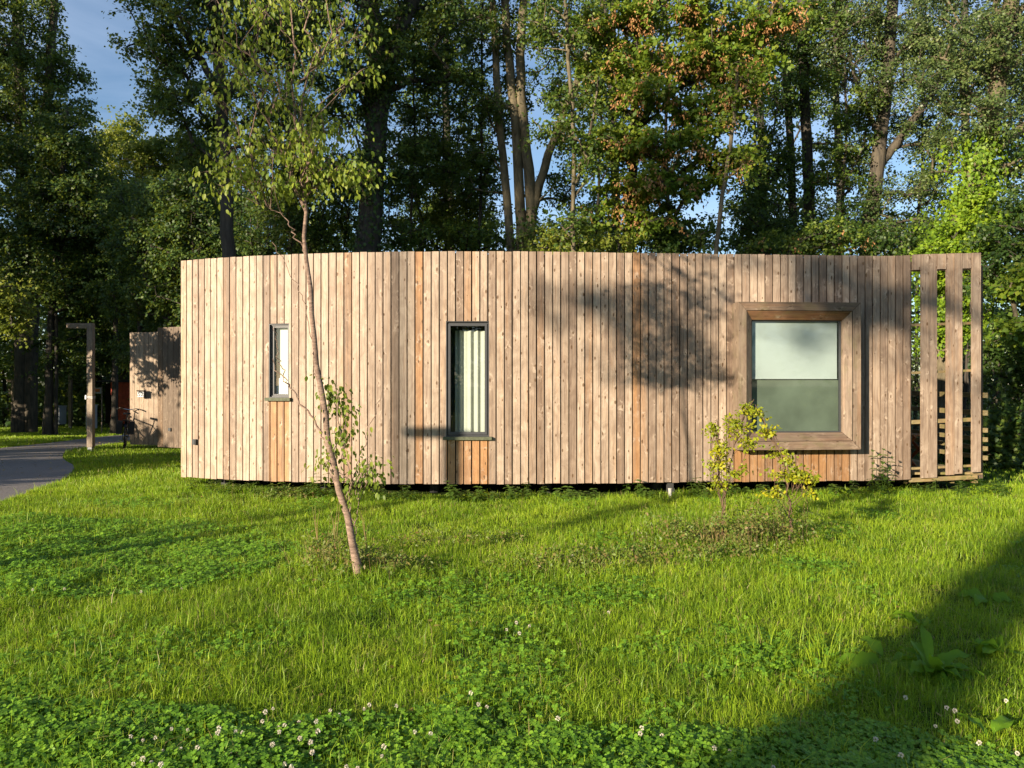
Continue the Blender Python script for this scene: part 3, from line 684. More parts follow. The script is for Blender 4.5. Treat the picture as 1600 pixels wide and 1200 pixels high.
mb = MB(); mb.box(x0 - .6, x1 + .1, RD - .1, RD + 3.7, zt_ + .002, zt_ + .08); mb.build('roof', M_roof, hut, HO)

# bicycle parked end-on against the second cabin
def bicycle():
    bx, by, _ = at(195, 698, 20.4); bz = float(hgt(bx, by)) + .02
    B = empty('parked_bicycle', (bx, by, bz), math.radians(78)); tag(B, 'dark bicycle parked beside the second cabin, seen almost end-on', 'bicycle')
    B.rotation_euler = (math.radians(4), 0, math.radians(114))
    for x, nm in ((-.54, 'wheel'), (.54, 'wheel')):
        mb = MB(); mb.ring((0, 0, 0), (0, 1, 0), .335, .020, 32, 6); wh = mb.build('wheel', M_rubber, B, (x, 0, .355))
        mb = MB(); mb.ring((0, 0, 0), (0, 1, 0), .308, .011, 32, 5)
        for i in range(14):
            t = 2 * math.pi * i / 14; mb.tube([(0, .03 * (-1) ** i, 0), (.305 * math.cos(t), 0, .305 * math.sin(t))], .0018, 4)
        mb.tube([(0, -.05, 0), (0, .05, 0)], .02, 8); mb.build('rim', M_chrome, wh)
        mb = MB(); n_ = 12
        for i in range(n_):
            t, t2 = math.pi * (.05 + .75 * i / n_), math.pi * (.05 + .75 * (i + 1) / n_)
            mb.hexa([(.37 * math.cos(t), -.03, .37 * math.sin(t)), (.37 * math.cos(t2), -.03, .37 * math.sin(t2)), (.37 * math.cos(t2), .03, .37 * math.sin(t2)), (.37 * math.cos(t), .03, .37 * math.sin(t)),
                     (.376 * math.cos(t), -.03, .376 * math.sin(t)), (.376 * math.cos(t2), -.03, .376 * math.sin(t2)), (.376 * math.cos(t2), .03, .376 * math.sin(t2)), (.376 * math.cos(t), .03, .376 * math.sin(t))])
        mb.build('mudguard', M_bike, B, (x, 0, .355))
    mb = MB(); bb = (-.06, 0, .30); st = (-.20, 0, .72); hd = (.36, 0, .78); hb = (.40, 0, .62)
    for a, b_, r_ in ((bb, st, .017), (bb, hb, .019), (st, hd, .017), (bb, (-.54, .06, .355), .010), (bb, (-.54, -.06, .355), .010), (st, (-.54, .06, .355), .008), (st, (-.54, -.06, .355), .008), (hd, hb, .02), (hb, (.54, .06, .355), .011), (hb, (.54, -.06, .355), .011), (st, (-.25, 0, .86), .013), (hd, (.33, 0, .98), .014)):
        mb.tube([a, b_], r_, 8)
    mb.build('frame', M_bike, B)
    mb = MB(); mb.tube([(.20, -.24, 1.0), (.30, -.20, 1.02), (.34, -.1, .99), (.33, 0, .98), (.34, .1, .99), (.30, .20, 1.02), (.20, .24, 1.0)], .012, 8); hbr = mb.build('handlebar', M_chrome, B)
    mb = MB(); mb.tube([(.12, -.25, .99), (.24, -.225, 1.01)], .017, 8); mb.tube([(.12, .25, .99), (.24, .225, 1.01)], .017, 8); mb.build('grip', M_rubber, hbr)
    mb = MB(); mb.hexa([(-.40, -.09, .88), (-.12, -.02, .88), (-.12, .02, .88), (-.40, .09, .88), (-.40, -.08, .93), (-.12, -.015, .92), (-.12, .015, .92), (-.40, .08, .93)]); mb.build('saddle', M_rubber, B)
    mb = MB(); mb.tube([(bb[0], -.07, .30), (bb[0], .07, .30)], .022, 8); mb.ring((bb[0], .05, .30), (0, 1, 0), .085, .006, 20, 4)
    for s_ in (-1, 1): mb.tube([(bb[0], s_ * .07, .30), (bb[0] + s_ * .12, s_ * .08, .30 - s_ * .11)], .009, 6); mb.box(bb[0] + s_ * .12 - .04, bb[0] + s_ * .12 + .04, min(s_ * .09, s_ * .17), max(s_ * .09, s_ * .17), .29 - s_ * .11, .31 - s_ * .11)
    mb.build('crank', M_chrome, B)
    mb = MB(); mb.box(-.78, -.34, -.07, .07, .735, .75)
    for s_ in (-1, 1): mb.tube([(-.54, s_ * .065, .36), (-.60, s_ * .065, .735)], .007, 6)
    mb.build('luggage_rack', M_bike, B)
    for s_ in (-1, 1):
        mb = MB(); mb.box(-.76, -.40, min(s_ * .08, s_ * .20), max(s_ * .08, s_ * .20), .40, .72); mb.build('pannier', M_rubber, B)
    mb = MB(); mb.tube([(.43, 0, .80), (.49, 0, .80)], [.02, .035], 10); mb.build('headlight', M_chrome, B)
bicycle()

# ------------------------------------------------------------------ vegetation tools
def tubes_np(paths, sides=6):
    Vs, Qs = [], []; b0 = 0
    for P, R in paths:
        P = np.asarray(P, float); R = np.asarray(R, float); T = np.gradient(P, axis=0); T = nrm(T)
        ref = np.array([0, 0, 1.0]) if abs(T[0, 2]) < .8 else np.array([1.0, .2, 0])
        A = nrm(np.cross(T, ref)); B = np.cross(T, A); th = np.arange(sides) * 2 * np.pi / sides
        V = P[:, None, :] + R[:, None, None] * (A[:, None, :] * np.cos(th)[None, :, None] + B[:, None, :] * np.sin(th)[None, :, None])
        Vs.append(V.reshape(-1, 3)); n_ = len(P); i = np.arange(sides); j = (i + 1) % sides
        k = (np.arange(n_ - 1) * sides)[:, None]
        Qs.append((np.stack([i + k, j + k, j + k + sides, i + k + sides], -1).reshape(-1, 4)) + b0); b0 += n_ * sides
    return np.vstack(Vs), np.vstack(Qs)
def leaf_mesh(P, D, N, L, Wd, kind='diamond', fold=.12):
    """one leaf per row; D direction, N normal"""
    D = nrm(D); S = nrm(np.cross(D, N)); N = np.cross(S, D); L = L[:, None]; Wd = Wd[:, None]
    if kind == 'diamond':
        V = np.stack([P, P + .42 * L * D + .5 * Wd * S + fold * Wd * N, P + L * D, P + .42 * L * D - .5 * Wd * S + fold * Wd * N], 1)
        i = np.arange(len(P))[:, None] * 4; Q = i + np.array([[0, 1, 2, 3]])
    else:   # rounder leaf of four quads folded on the midrib, tip bending down
        z = -N
        c = [P, P + .45 * L * D, P + .85 * L * D + .06 * L * z, P + L * D + .12 * L * z,
             P + .12 * L * D + .36 * Wd * S + fold * Wd * N, P + .48 * L * D + .5 * Wd * S + fold * Wd * N, P + .82 * L * D + .26 * Wd * S + .05 * L * z,
             P + .12 * L * D - .36 * Wd * S + fold * Wd * N, P + .48 * L * D - .5 * Wd * S + fold * Wd * N, P + .82 * L * D - .26 * Wd * S + .05 * L * z]
        V = np.stack(c, 1); i = np.arange(len(P))[:, None] * 10
        Q = np.concatenate([(i + np.array([[a]]))[:, 0] for a in ([0, 4, 5, 1], [1, 5, 6, 2], [0, 1, 8, 7], [1, 2, 9, 8], [2, 6, 3, 9])], 0) if False else \
            np.concatenate([i + np.array([q]) for q in ([0, 4, 5, 1], [1, 5, 6, 2], [0, 1, 8, 7], [1, 2, 9, 8], [2, 6, 3, 9])], 0)
        return V.reshape(-1, 3), Q
    return V.reshape(-1, 3), Q
def spray(rng, C, rad, k, flat=.65, droop=.15, twigs=6, spread=.16, hang=.35):
    """leaf positions along a few twigs out of each clump centre"""
    nc = len(C); rad = np.broadcast_to(rad, (nc,))
    T = nrm(rng.normal(size=(nc, twigs, 3)) * np.array([1, 1, flat])); ln = rng.uniform(.5, 1.15, (nc, twigs, 1))
    ti = rng.integers(0, twigs, (nc, k)); u = rng.uniform(0, 1, (nc, k, 1)) ** .6
    Tt = np.take_along_axis(T * ln, ti[..., None].repeat(3, -1), 1)
    P = C[:, None, :] + (Tt * u + rng.normal(size=(nc, k, 3)) * spread * np.array([1, 1, flat])) * rad[:, None, None]
    P[..., 2] -= droop * (u[..., 0] ** 2) * rad[:, None]
    D = nrm(Tt) * .6 + rng.normal(size=(nc, k, 3)) * .6 + np.array([0, 0, -hang])
    N = nrm(Tt) * .2 + rng.normal(size=(nc, k, 3)) * .45 + np.array([0, 0, .75]) + np.array([-.25, -.45, 0])
    tw = [(np.stack([C[i] + T[i, j] * ln[i, j] * rad[i] * f - np.array([0, 0, droop * f * f * rad[i]]) for f in (0, .5, .9)]), (.012 * rad[i] + .003, .008 * rad[i] + .002, .002)) for i in range(nc) for j in range(min(3, twigs))]
    return P.reshape(-1, 3), D.reshape(-1, 3), N.reshape(-1, 3), tw
def smooth_line(P, R, n=24, wob=0.0, rng=None):
    P = np.asarray(P, float); d = np.r_[0, np.cumsum(np.linalg.norm(np.diff(P, axis=0), axis=1))]; t = np.linspace(0, d[-1], n)
    Q = np.stack([np.interp(t, d, P[:, c]) for c in range(3)], 1)
    for _ in range(3):
        Q[1:-1] = (Q[:-2] + 2 * Q[1:-1] + Q[2:]) / 4
    if wob and rng is not None: Q[1:-1] += rng.normal(size=(n - 2, 3)) * wob * np.array([1, 1, .2])
    return Q, np.interp(t, d, np.linspace(0, 1, len(P)) * 0 + np.asarray(R, float)) if np.ndim(R) and len(R) == len(P) else np.linspace(R[0], R[1], n)
def tree(label, cat, D, trunks, blobs, leafm, barkm, seed, k=100, leaf=(.10, .075), crad=(.35, .6), name='tree', group=None, ivy=None, ivym=None, extra=None, ground=True, droop=.15, kind='diamond', spread=.16, hang=.35, brs=1.0):
    """trunks: [([(px,py[,D])..], r0, r1)] read off the view and set at their own distance; blobs: (px,py,D,rx,ry,rz,n)"""
    rng = np.random.default_rng(seed)
    if kind == 'diamond': k = int(k * 1.3); leaf = (leaf[0] * .86, leaf[1] * .86)
    lines = []
    for i, (P, r0, r1) in enumerate(trunks):
        W_ = [at(p[0], p[1], p[2] if len(p) > 2 else D) for p in P]
        if i == 0 or ground is True and P[0][1] >= 385:
            x, y, _ = W_[0]; W_ = [(x, y, float(hgt(x, y)) - .1)] + W_
        Q_, R_ = smooth_line(W_, (r0, r1), 26, .012, rng)
        if i == 0: R_[:2] *= 1.25
        lines.append((Q_, R_))
    base = lines[0][0][0].copy(); base[2] += .1
    root = empty(name, tuple(base)); tag(root, label, cat, group)
    C = []
    for (px, py, d, rx, ry, rz, n_) in blobs:
        c = np.array(at(px, py, d)); u = nrm(rng.normal(size=(n_, 3))) * rng.uniform(.15, 1, (n_, 1)) ** .45
        C.append(c + u * np.array([rx, ry, rz]))
    C = np.vstack(C) if C else np.zeros((0, 3)); nc = len(C)
    nodes = np.vstack([q[0][4:] for q in lines]); nt = len(nodes); tr = np.concatenate([q[1][4:] for q in lines])
    pos = [nodes]; par = [-1] * nt; cnt = [0] * nt; chains = []
    if nc:
        dmin = np.min(np.linalg.norm(C[:, None] - nodes[None], axis=2), axis=1); order = np.argsort(dmin)
        allp = nodes.copy()
        cap = 1 + nt + nc * 6; buf = np.zeros((cap, 3)); buf[:nt] = nodes; m_ = nt
        for ci in order:
            c = C[ci]; dv = buf[:m_] - c; dist = np.linalg.norm(dv, axis=1) + 1.6 * np.maximum(0, dv[:, 2] + .15) 
            j = int(np.argmin(dist)); p = buf[j].copy(); L_ = np.linalg.norm(c - p); ns = 3 if L_ < 1.2 else 5
            mid = (p + c) / 2 + np.array([0, 0, .10 * L_]) + rng.normal(size=3) * .07 * L_
            ch = [j]; prev = j
            for s_ in range(1, ns + 1):
                t = s_ / ns; q = (1 - t) ** 2 * p + 2 * t * (1 - t) * mid + t * t * c
                buf[m_] = q; par.append(prev); cnt.append(0); prev = m_; ch.append(m_); m_ += 1
            cnt[prev] += 1; chains.append(ch)
        for i in range(m_ - 1, nt - 1, -1):
            if par[i] >= 0: cnt[par[i]] += cnt[i]
        rad = .0075 * np.sqrt(np.array(cnt)) * 1.5 * brs + .004 * brs
        paths = []
        for ch in chains:
            R_ = [min(rad[q], rad[ch[1]]) for q in ch]; R_[0] = R_[1] * 1.15
            paths.append((buf[ch], R_))
    else: paths = []
    V, Q = tubes_np(lines, 10); mesh_np('trunk', V, Q, barkm, root, base, True)
    if nc:
        P_, Dd, Nn, tw = spray(rng, C, rng.uniform(crad[0], crad[1], nc), k, droop=droop, spread=spread, hang=hang)
        V, Q = tubes_np(paths, 5); mesh_np('branches', V, Q, barkm, root, base, True)
        tw = [(a_, tuple(q_ * brs for q_ in b_)) for a_, b_ in tw]; V, Q = tubes_np(tw, 3); 
        sc_ = rng.uniform(.6, 1.25, len(P_)); V2, Q2 = leaf_mesh(P_, Dd, Nn, leaf[0] * sc_, leaf[1] * sc_, kind)
        nV = len(V); cr_ = mesh_np('crown', np.vstack([V, V2]), np.vstack([Q, Q2 + nV]), [barkm, leafm], root, base, False, np.r_[np.zeros(len(Q)), np.ones(len(Q2))])
        if extra:
            frac, m2, l2, k2 = extra; sel = rng.uniform(size=nc) < frac; C2_ = C[sel] + np.array([0, -.12, -.12])
            P_, Dd, Nn, _ = spray(rng, C2_, .32, k2, .8, .35, 4, .14); Dd[:, 2] -= 1.0
            sc_ = rng.uniform(.7, 1.2, len(P_)); V, Q = leaf_mesh(P_, Dd, Nn, l2 * sc_, l2 * .5 * sc_); mesh_np('seed_clusters', V, Q, m2, root, base)
    if ivy:
        Ps, Ds, Ns = [], [], []
        for (li, z0, z1, dens, rr) in ivy:
            Q_, R_ = lines[li]; s_ = (Q_[:, 2] > z0) & (Q_[:, 2] < z1); Qs, Rs = Q_[s_], R_[s_]
            if len(Qs) < 2: continue
            n_ = int(dens * (z1 - z0)); t = rng.uniform(0, len(Qs) - 1.001, n_); i0 = t.astype(int); f_ = (t - i0)[:, None]
            c = Qs[i0] * (1 - f_) + Qs[i0 + 1] * f_; th = rng.uniform(0, 2 * np.pi, n_); out = np.c_[np.cos(th), np.sin(th), np.zeros(n_)]
            lump = 1 + .9 * np.sin(c[:, 2] * 3.1 + th * 2) * np.sin(c[:, 2] * 1.3)
            r_ = Rs[i0] + rr * np.abs(rng.normal(size=n_)) * np.maximum(.15, lump)
            Ps.append(c + out * r_[:, None]); Ds.append(np.c_[rng.normal(size=n_) * .4, rng.normal(size=n_) * .4, -np.ones(n_)]); Ns.append(out + rng.normal(size=(n_, 3)) * .4)
        P_, Dd, Nn = np.vstack(Ps), np.vstack(Ds), np.vstack(Ns); sc_ = rng.uniform(.6, 1.2, len(P_))
        V, Q = leaf_mesh(P_, Dd, Nn, .085 * sc_, .08 * sc_); mesh_np('ivy', V, Q, ivym or leafm, root, base)
    return root

L_dark = leafmat('dark_oak_leaves', [(0, (.010, .026, .006)), (.5, (.036, .078, .014)), (1, (.15, .205, .030))], .28)  # deep shade and sunlit flecks of the wood put into the leaf range
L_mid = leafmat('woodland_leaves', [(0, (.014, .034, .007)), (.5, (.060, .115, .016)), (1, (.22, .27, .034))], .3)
L_yel = leafmat('sunlit_leaves', [(0, (.06, .10, .014)), (.5, (.14, .18, .020)), (1, (.28, .27, .035))], .32)  # yellower copy of the woodland leaves, sunlight put into the colour
L_maple = leafmat('maple_leaves', [(0, (.05, .11, .012)), (.5, (.13, .21, .018)), (1, (.28, .29, .030))], .35)
L_seed = leafmat('maple_seeds', [(0, (.26, .12, .05)), (.5, (.42, .21, .08)), (1, (.52, .32, .12))], .25, (.5, .25, .1))
L_pop = leafmat('poplar_leaves', [(0, (.035, .065, .020)), (.5, (.085, .13, .036)), (1, (.20, .24, .07))], .25, (.4, .5, .15), rough=.4)
L_ivy = leafmat('ivy_leaves', [(0, (.012, .035, .008)), (.6, (.035, .075, .012)), (1, (.07, .12, .018))], .2)
L_ivyb = leafmat('bright_ivy_leaves', [(0, (.05, .11, .010)), (.5, (.15, .26, .016)), (1, (.32, .42, .025))], .35)  # brighter and yellower than the other ivy
L_birch = leafmat('birch_leaves', [(0, (.06, .115, .014)), (.5, (.16, .23, .022)), (.85, (.30, .34, .04)), (1, (.42, .36, .04))], .4, scale=2)
L_shrub = leafmat('yellow_shrub_leaves', [(0, (.10, .17, .010)), (.5, (.25, .30, .014)), (1, (.52, .46, .02))], .35, (.8, .6, .03), scale=3)
L_nettle = leafmat('nettle_leaves', [(0, (.03, .075, .012)), (.5, (.07, .14, .018)), (1, (.14, .22, .03))], .35, scale=3)
B_dark = bark('dark_bark', (.018, .015, .011), (.075, .062, .046))
B_lit = bark('grey_brown_bark', (.03, .025, .018), (.12, .097, .066))
B_tan = bark('tan_bark', (.05, .040, .022), (.19, .155, .09), (10, 10, 3))
B_birch = bark('young_birch_bark', (.10, .060, .045), (.34, .235, .175), (10, 10, 45))
B_twig = bark('red_brown_twigs', (.06, .035, .022), (.18, .11, .065), (20, 20, 20))

G_BACK = 'trees behind the cabin'
tree('tall dark straight trunked tree just left of the birch, behind the cabin', 'tree', 17.5,
     [([(357, 402), (354, 300), (347, 170), (338, 40), (330, -90)], .17, .11), ([(350, 175), (325, 110), (285, 45), (240, -20)], .09, .05), ([(347, 170), (385, 90), (420, 10)], .08, .05)],
     [(300, 40, 17.5, 1.5, 1.3, 1.0, 44), (255, 95, 17.3, .95, .9, .6, 20), (395, 50, 17.6, 1.2, 1.2, .9, 34), (310, 165, 17.4, 1.0, 1.0, .55, 20), (330, -90, 17.5, 2.3, 2, 1.2, 60), (420, 190, 17.8, .9, .8, .7, 16), (250, 160, 17.3, .35, .4, .35, 5), (295, 235, 17.6, .5, .5, .4, 6)],
     L_dark, B_dark, 101, k=115, leaf=(.10, .075), group=G_BACK)
tree('massive ivy covered trunk that forks high up, behind the middle of the cabin', 'tree', 19,
     [([(574, 395), (580, 310), (588, 210), (597, 110), (575, 0), (560, -90)], .40, .20), ([(596, 130), (622, 60), (650, -20), (660, -100)], .24, .14), ([(594, 150), (640, 125), (690, 128)], .10, .05)],
     [(560, 20, 19, 1.6, 1.5, 1.2, 50), (670, 30, 19, 1.5, 1.4, 1.0, 42), (600, 100, 18.3, 1.0, .7, .8, 22), (610, -90, 19, 2.6, 2.2, 1.2, 60), (690, 110, 19.2, .8, .8, .5, 14), (540, 150, 19.0, .9, .8, .7, 18), (545, 260, 18.7, .6, .6, .8, 14), (640, 240, 19, .7, .5, .6, 14)],
     L_dark, B_dark, 102, k=115, leaf=(.10, .08), group=G_BACK, ivy=[(0, .3, 9.5, 420, .16)], ivym=L_ivy)
tree('multi stemmed tree with several lit upright stems behind the cabin centre', 'tree', 20,
     [([(815, 398), (812, 300), (806, 190), (795, 90), (787, 0), (780, -90)], .17, .09), ([(828, 398), (832, 310), (815, 190), (812, 80), (820, -30)], .19, .10),
      ([(800, 398), (790, 290), (779, 180), (773, 60), (768, -60)], .13, .08), ([(832, 330), (858, 235), (895, 140), (930, 60), (950, -30)], .12, .06), ([(800, 170), (760, 155), (720, 180)], .06, .03)],
     [(790, 20, 20, 1.5, 1.4, .9, 32), (880, 40, 20, 1.3, 1.2, .9, 30), (745, 160, 19.6, .9, .8, .45, 14), (830, 130, 20.5, 1.0, 1, .6, 14), (900, 150, 20, .9, .8, .5, 14), (830, -80, 20, 2.6, 2, 1.0, 55), (755, 270, 20.4, .8, .8, .8, 16), (870, 290, 20.5, .7, .8, .6, 12), (845, 375, 19.5, .9, .8, .35, 14)],
     L_dark, B_tan, 103, k=95, leaf=(.095, .075), group=G_BACK, ivy=[(1, 2.0, 6.0, 160, .08)], ivym=L_ivy)
tree('slim pale stemmed tree right of the multi stemmed one', 'tree', 17,
     [([(895, 398), (894, 320), (896, 280), (899, 200), (888, 110), (884, 20), (880, -60)], .06, .035), ([(895, 295), (915, 250), (925, 190), (935, 120)], .035, .02)],
     [(895, 180, 17, .8, .8, .9, 18), (925, 260, 17, .5, .5, .4, 8), (880, 30, 17, .9, .9, .8, 16), (900, 355, 17, .5, .4, .3, 5)],
     L_mid, B_tan, 104, k=80, group=G_BACK)
tree('maple with hanging orange seed clusters and an ivy clad trunk', 'tree', 18,
     [([(985, 400), (988, 300), (992, 180), (996, 60), (994, -80)], .13, .08), ([(990, 190), (1040, 150), (1110, 110), (1180, 80)], .06, .03), ([(988, 330), (1030, 290), (1075, 262)], .035, .02)],
     [(950, 40, 17.6, 1.0, .9, .35, 20), (1030, 20, 17.6, 1.1, .9, .35, 24), (1130, 40, 17.4, 1.3, .9, .35, 28), (1210, 25, 17.4, .8, .6, .3, 12), (960, 105, 17.6, .8, .8, .25, 14), (1060, 90, 17.2, 1.1, .8, .28, 26), (1150, 100, 17.2, 1.0, .8, .3, 20),
      (1010, 150, 17.2, 1.0, .8, .25, 20), (1110, 165, 17.2, .9, .7, .28, 18), (950, 225, 17.4, .8, .6, .25, 16), (1050, 220, 17.1, 1.1, .8, .28, 26), (1130, 250, 17.2, .7, .6, .2, 12), (1000, 285, 17.2, 1.0, .6, .22, 18), (1070, 290, 17.2, .8, .6, .22, 14), (1030, -60, 17.6, 2.4, 1.6, .6, 50), (1020, 350, 17.6, .6, .6, .3, 8), (940, 330, 17.6, .4, .4, .25, 5)],
     L_maple, B_lit, 105, k=80, leaf=(.12, .10), crad=(.28, .45), group=G_BACK, ivy=[(0, .5, 6.2, 380, .13)], ivym=L_ivyb, extra=(.60, L_seed, .070, 46))
tree('thin leaning yellowish trunk rising right of the maple', 'tree', 16.5,
     [([(1118, 400), (1124, 330), (1138, 262), (1146, 190), (1152, 110)], .062, .035)],
     [(1150, 130, 16.6, .6, .5, .5, 10), (1130, 200, 16.8, .4, .4, .3, 4), (1172, 258, 16.5, .3, .3, .15, 3)],
     L_maple, B_tan, 106, k=70, leaf=(.11, .09), group=G_BACK, extra=(.8, L_seed, .07, 25))
tree('dark narrow tree with two close stems behind the right half of the cabin', 'tree', 22,
     [([(1265, 400), (1263, 270), (1256, 130), (1252, -10), (1250, -90)], .20, .11), ([(1240, 400), (1236, 230), (1226, 80), (1216, -60)], .14, .08)],
     [(1225, 120, 22, 1.0, 1.0, 1.6, 34), (1290, 60, 22, 1.0, 1.0, 1.3, 30), (1200, 270, 21.5, .9, .9, 1.1, 24), (1310, 250, 22.4, .6, .8, .8, 9), (1250, 370, 21, 1.3, .8, .5, 26), (1250, -90, 22, 2.2, 2, 1.0, 42), (1180, 345, 20, .9, .7, .7, 16), (1310, 350, 20, .8, .7, .6, 14)],
     L_dark, B_dark, 107, k=110, group=G_BACK, ivy=[(0, .3, 4.5, 200, .12)], ivym=L_ivy)
tree('tall poplar whose trunk leans and forks behind the big window end of the cabin', 'tree', 21,
     [([(1352, 400), (1366, 300), (1376, 210), (1387, 110), (1395, 10), (1400, -90)], .25, .13), ([(1372, 262), (1415, 205), (1455, 145), (1500, 95)], .13, .06), ([(1374, 215), (1345, 150), (1325, 80)], .08, .04)],
     [(1390, 30, 21, 1.5, 1.4, 1.1, 44), (1330, 70, 21, 1.0, 1, .9, 22), (1465, 80, 21, 1.3, 1.2, 1.1, 36), (1350, 170, 21.4, .8, .9, .6, 11), (1450, 190, 21, 1.1, 1, .7, 22), (1420, 285, 21, .9, .9, .5, 12), (1375, 330, 20.3, .7, .5, .8, 10), (1385, 120, 20.3, .7, .5, .8, 10), (1400, -90, 21, 2.8, 2.2, 1.1, 60), (1460, 345, 21, .8, .8, .5, 10), (1330, 270, 21.5, .4, .5, .7, 6)],
     L_pop, B_lit, 108, k=120, leaf=(.075, .06), group=G_BACK, ivy=[(0, .5, 7.0, 150, .12)], ivym=L_ivy)
tree('big pale poplar at the right with bright ivy round its leaning trunk', 'tree', 17.5,
     [([(1478, 402), (1500, 350), (1530, 275), (1545, 215), (1556, 140), (1575, 40), (1590, -80)], .30, .15), ([(1540, 245), (1570, 222), (1610, 190), (1660, 150)], .14, .07), ([(1548, 200), (1520, 150), (1500, 110)], .06, .03)],
     [(1530, 60, 17.5, 1.3, 1.2, 1.0, 44), (1600, 90, 17.5, 1.3, 1.2, 1.2, 44), (1480, 130, 17.5, .8, .8, .7, 20), (1600, 250, 17.8, 1.0, 1, .7, 22), (1570, -90, 17.5, 2.4, 2, 1.1, 60), (1470, 240, 18, .5, .5, .5, 8), (1690, 120, 17.5, 1.2, 1.3, 2.0, 40), (1550, 180, 16.9, .6, .4, .6, 12)],
     L_pop, B_tan, 109, k=120, leaf=(.075, .06), group=G_BACK, ivy=[(0, 1.8, 7.4, 1200, .34)], ivym=L_ivyb)

def bush(label, D, blobs, seed, leafm=L_mid, k=110, leaf=(.095, .075), name='shrub', cat='shrub', crad=(.35, .6), group=None, stems=4, barkm=None, kind='diamond', extra=None):
    px, py, d = blobs[0][0], blobs[0][1], blobs[0][2]
    rr = np.random.default_rng(seed); x, y, z = at(px, py, d)
    tr = []
    for i in range(stems):
        ex = px + rr.uniform(-1, 1) * blobs[0][3] * .6 * F / d; y1 = py + rr.uniform(-.3, .6) * blobs[0][5] * F / d
        gy = HY + (CZ - float(hgt(x, d))) * F / d
        tr.append(([(px + rr.uniform(-6, 6), gy), ((px + ex) / 2, (gy * .5 + y1 * .5)), (ex, y1)], .035 if i else .045, .015))
    return tree(label, cat, D, tr, blobs, leafm, barkm or B_dark, seed, k=k, leaf=leaf, name=name, crad=crad, group=group, ground=False, kind=kind, extra=extra)
G_US = 'understorey trees behind the cabin'
bush('rounded understorey tree behind the roof between the birch and the ivy clad trunk', 21, [(500, 330, 21, 1.3, 1.2, 1.2, 44), (470, 250, 21, .8, .8, .7, 16), (540, 290, 21.5, .7, .8, .9, 16)], 201, group=G_US)
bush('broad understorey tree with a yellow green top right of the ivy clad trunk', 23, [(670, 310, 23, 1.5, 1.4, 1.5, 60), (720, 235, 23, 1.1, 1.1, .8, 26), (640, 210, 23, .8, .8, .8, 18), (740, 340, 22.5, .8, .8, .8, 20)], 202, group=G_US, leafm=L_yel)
bush('dark understorey tree just right of the tall dark tree', 22, [(410, 340, 22, 1.0, 1.0, 1.2, 34), (390, 260, 22.4, .7, .8, .6, 12)], 203, group=G_US, leafm=L_dark)
bush('low leafy maple sapling showing over the roof right of the maple trunk', 18, [(1075, 372, 18, .9, .7, .28, 14), (1040, 340, 18.2, .5, .5, .3, 6)], 204, group=G_US, leafm=L_dark, leaf=(.11, .09))
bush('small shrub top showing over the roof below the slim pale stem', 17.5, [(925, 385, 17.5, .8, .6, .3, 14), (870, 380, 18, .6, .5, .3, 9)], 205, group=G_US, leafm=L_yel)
bush('shrub with reddish brown patches showing over the roof by the dark narrow tree', 18, [(1210, 385, 18, .8, .6, .28, 12), (1290, 378, 18.3, 1.0, .7, .35, 18)], 206, group=G_US, leafm=L_mid, extra=(.3, L_seed, .07, 20))
bush('dense shrub over the roof between the poplar and the ivy heap', 18.5, [(1385, 380, 18.5, .9, .7, .35, 16), (1430, 370, 18.8, .5, .6, .35, 8)], 207, group=G_US, leafm=L_dark)
bush('bright ivy and maple thicket heaped at the foot of the leaning poplar', 16.8, [(1500, 375, 16.8, .75, .7, .55, 46), (1535, 330, 17.0, .5, .6, .5, 26), (1460, 400, 16.6, .4, .5, .4, 16), (1500, 470, 16.9, .7, .7, 1.0, 40)], 208, group=None, leafm=L_ivyb, leaf=(.085, .075), crad=(.22, .36))
bush('dark leafy tree at the right edge beyond the slatted screen', 15.5, [(1670, 350, 15.5, 1.3, 1.2, 2.0, 70), (1590, 400, 15.5, .9, .9, 1.2, 60), (1600, 560, 15.2, .7, .8, 1.0, 44)], 209, leafm=L_dark, name='tree', cat='tree')
bush('maple branches with bright leaves and yellow stalks at the right edge', 13.6, [(1680, 480, 13.8, .6, .5, .8, 20), (1590, 510, 13.6, .38, .4, .25, 14), (1600, 440, 13.7, .35, .4, .3, 10)], 210, leafm=L_maple, leaf=(.11, .09), name='sapling', cat='sapling', crad=(.2, .34), k=50, barkm=B_tan)
bush('dark bramble thicket on the ground beyond the slatted screen', 14.2, [(1565, 690, 14.2, .6, .6, .7, 50), (1600, 740, 13.6, .7, .6, .4, 40), (1500, 735, 14.8, .9, .4, .3, 24), (1680, 690, 14.2, 1.1, 1.0, .9, 70)], 211, leafm=L_dark, leaf=(.10, .085), crad=(.25, .4), name='bramble', cat='bramble', k=90)
bush('grey green willow scrub seen through the screen slats', 20, [(1500, 600, 20, 1.6, 1, .8, 46), (1590, 590, 20, 1.2, 1, .6, 24), (1440, 560, 20, .9, .8, .8, 20), (1480, 690, 19, 1.6, 1, .7, 34)], 212, leafm=L_pop, leaf=(.08, .03))
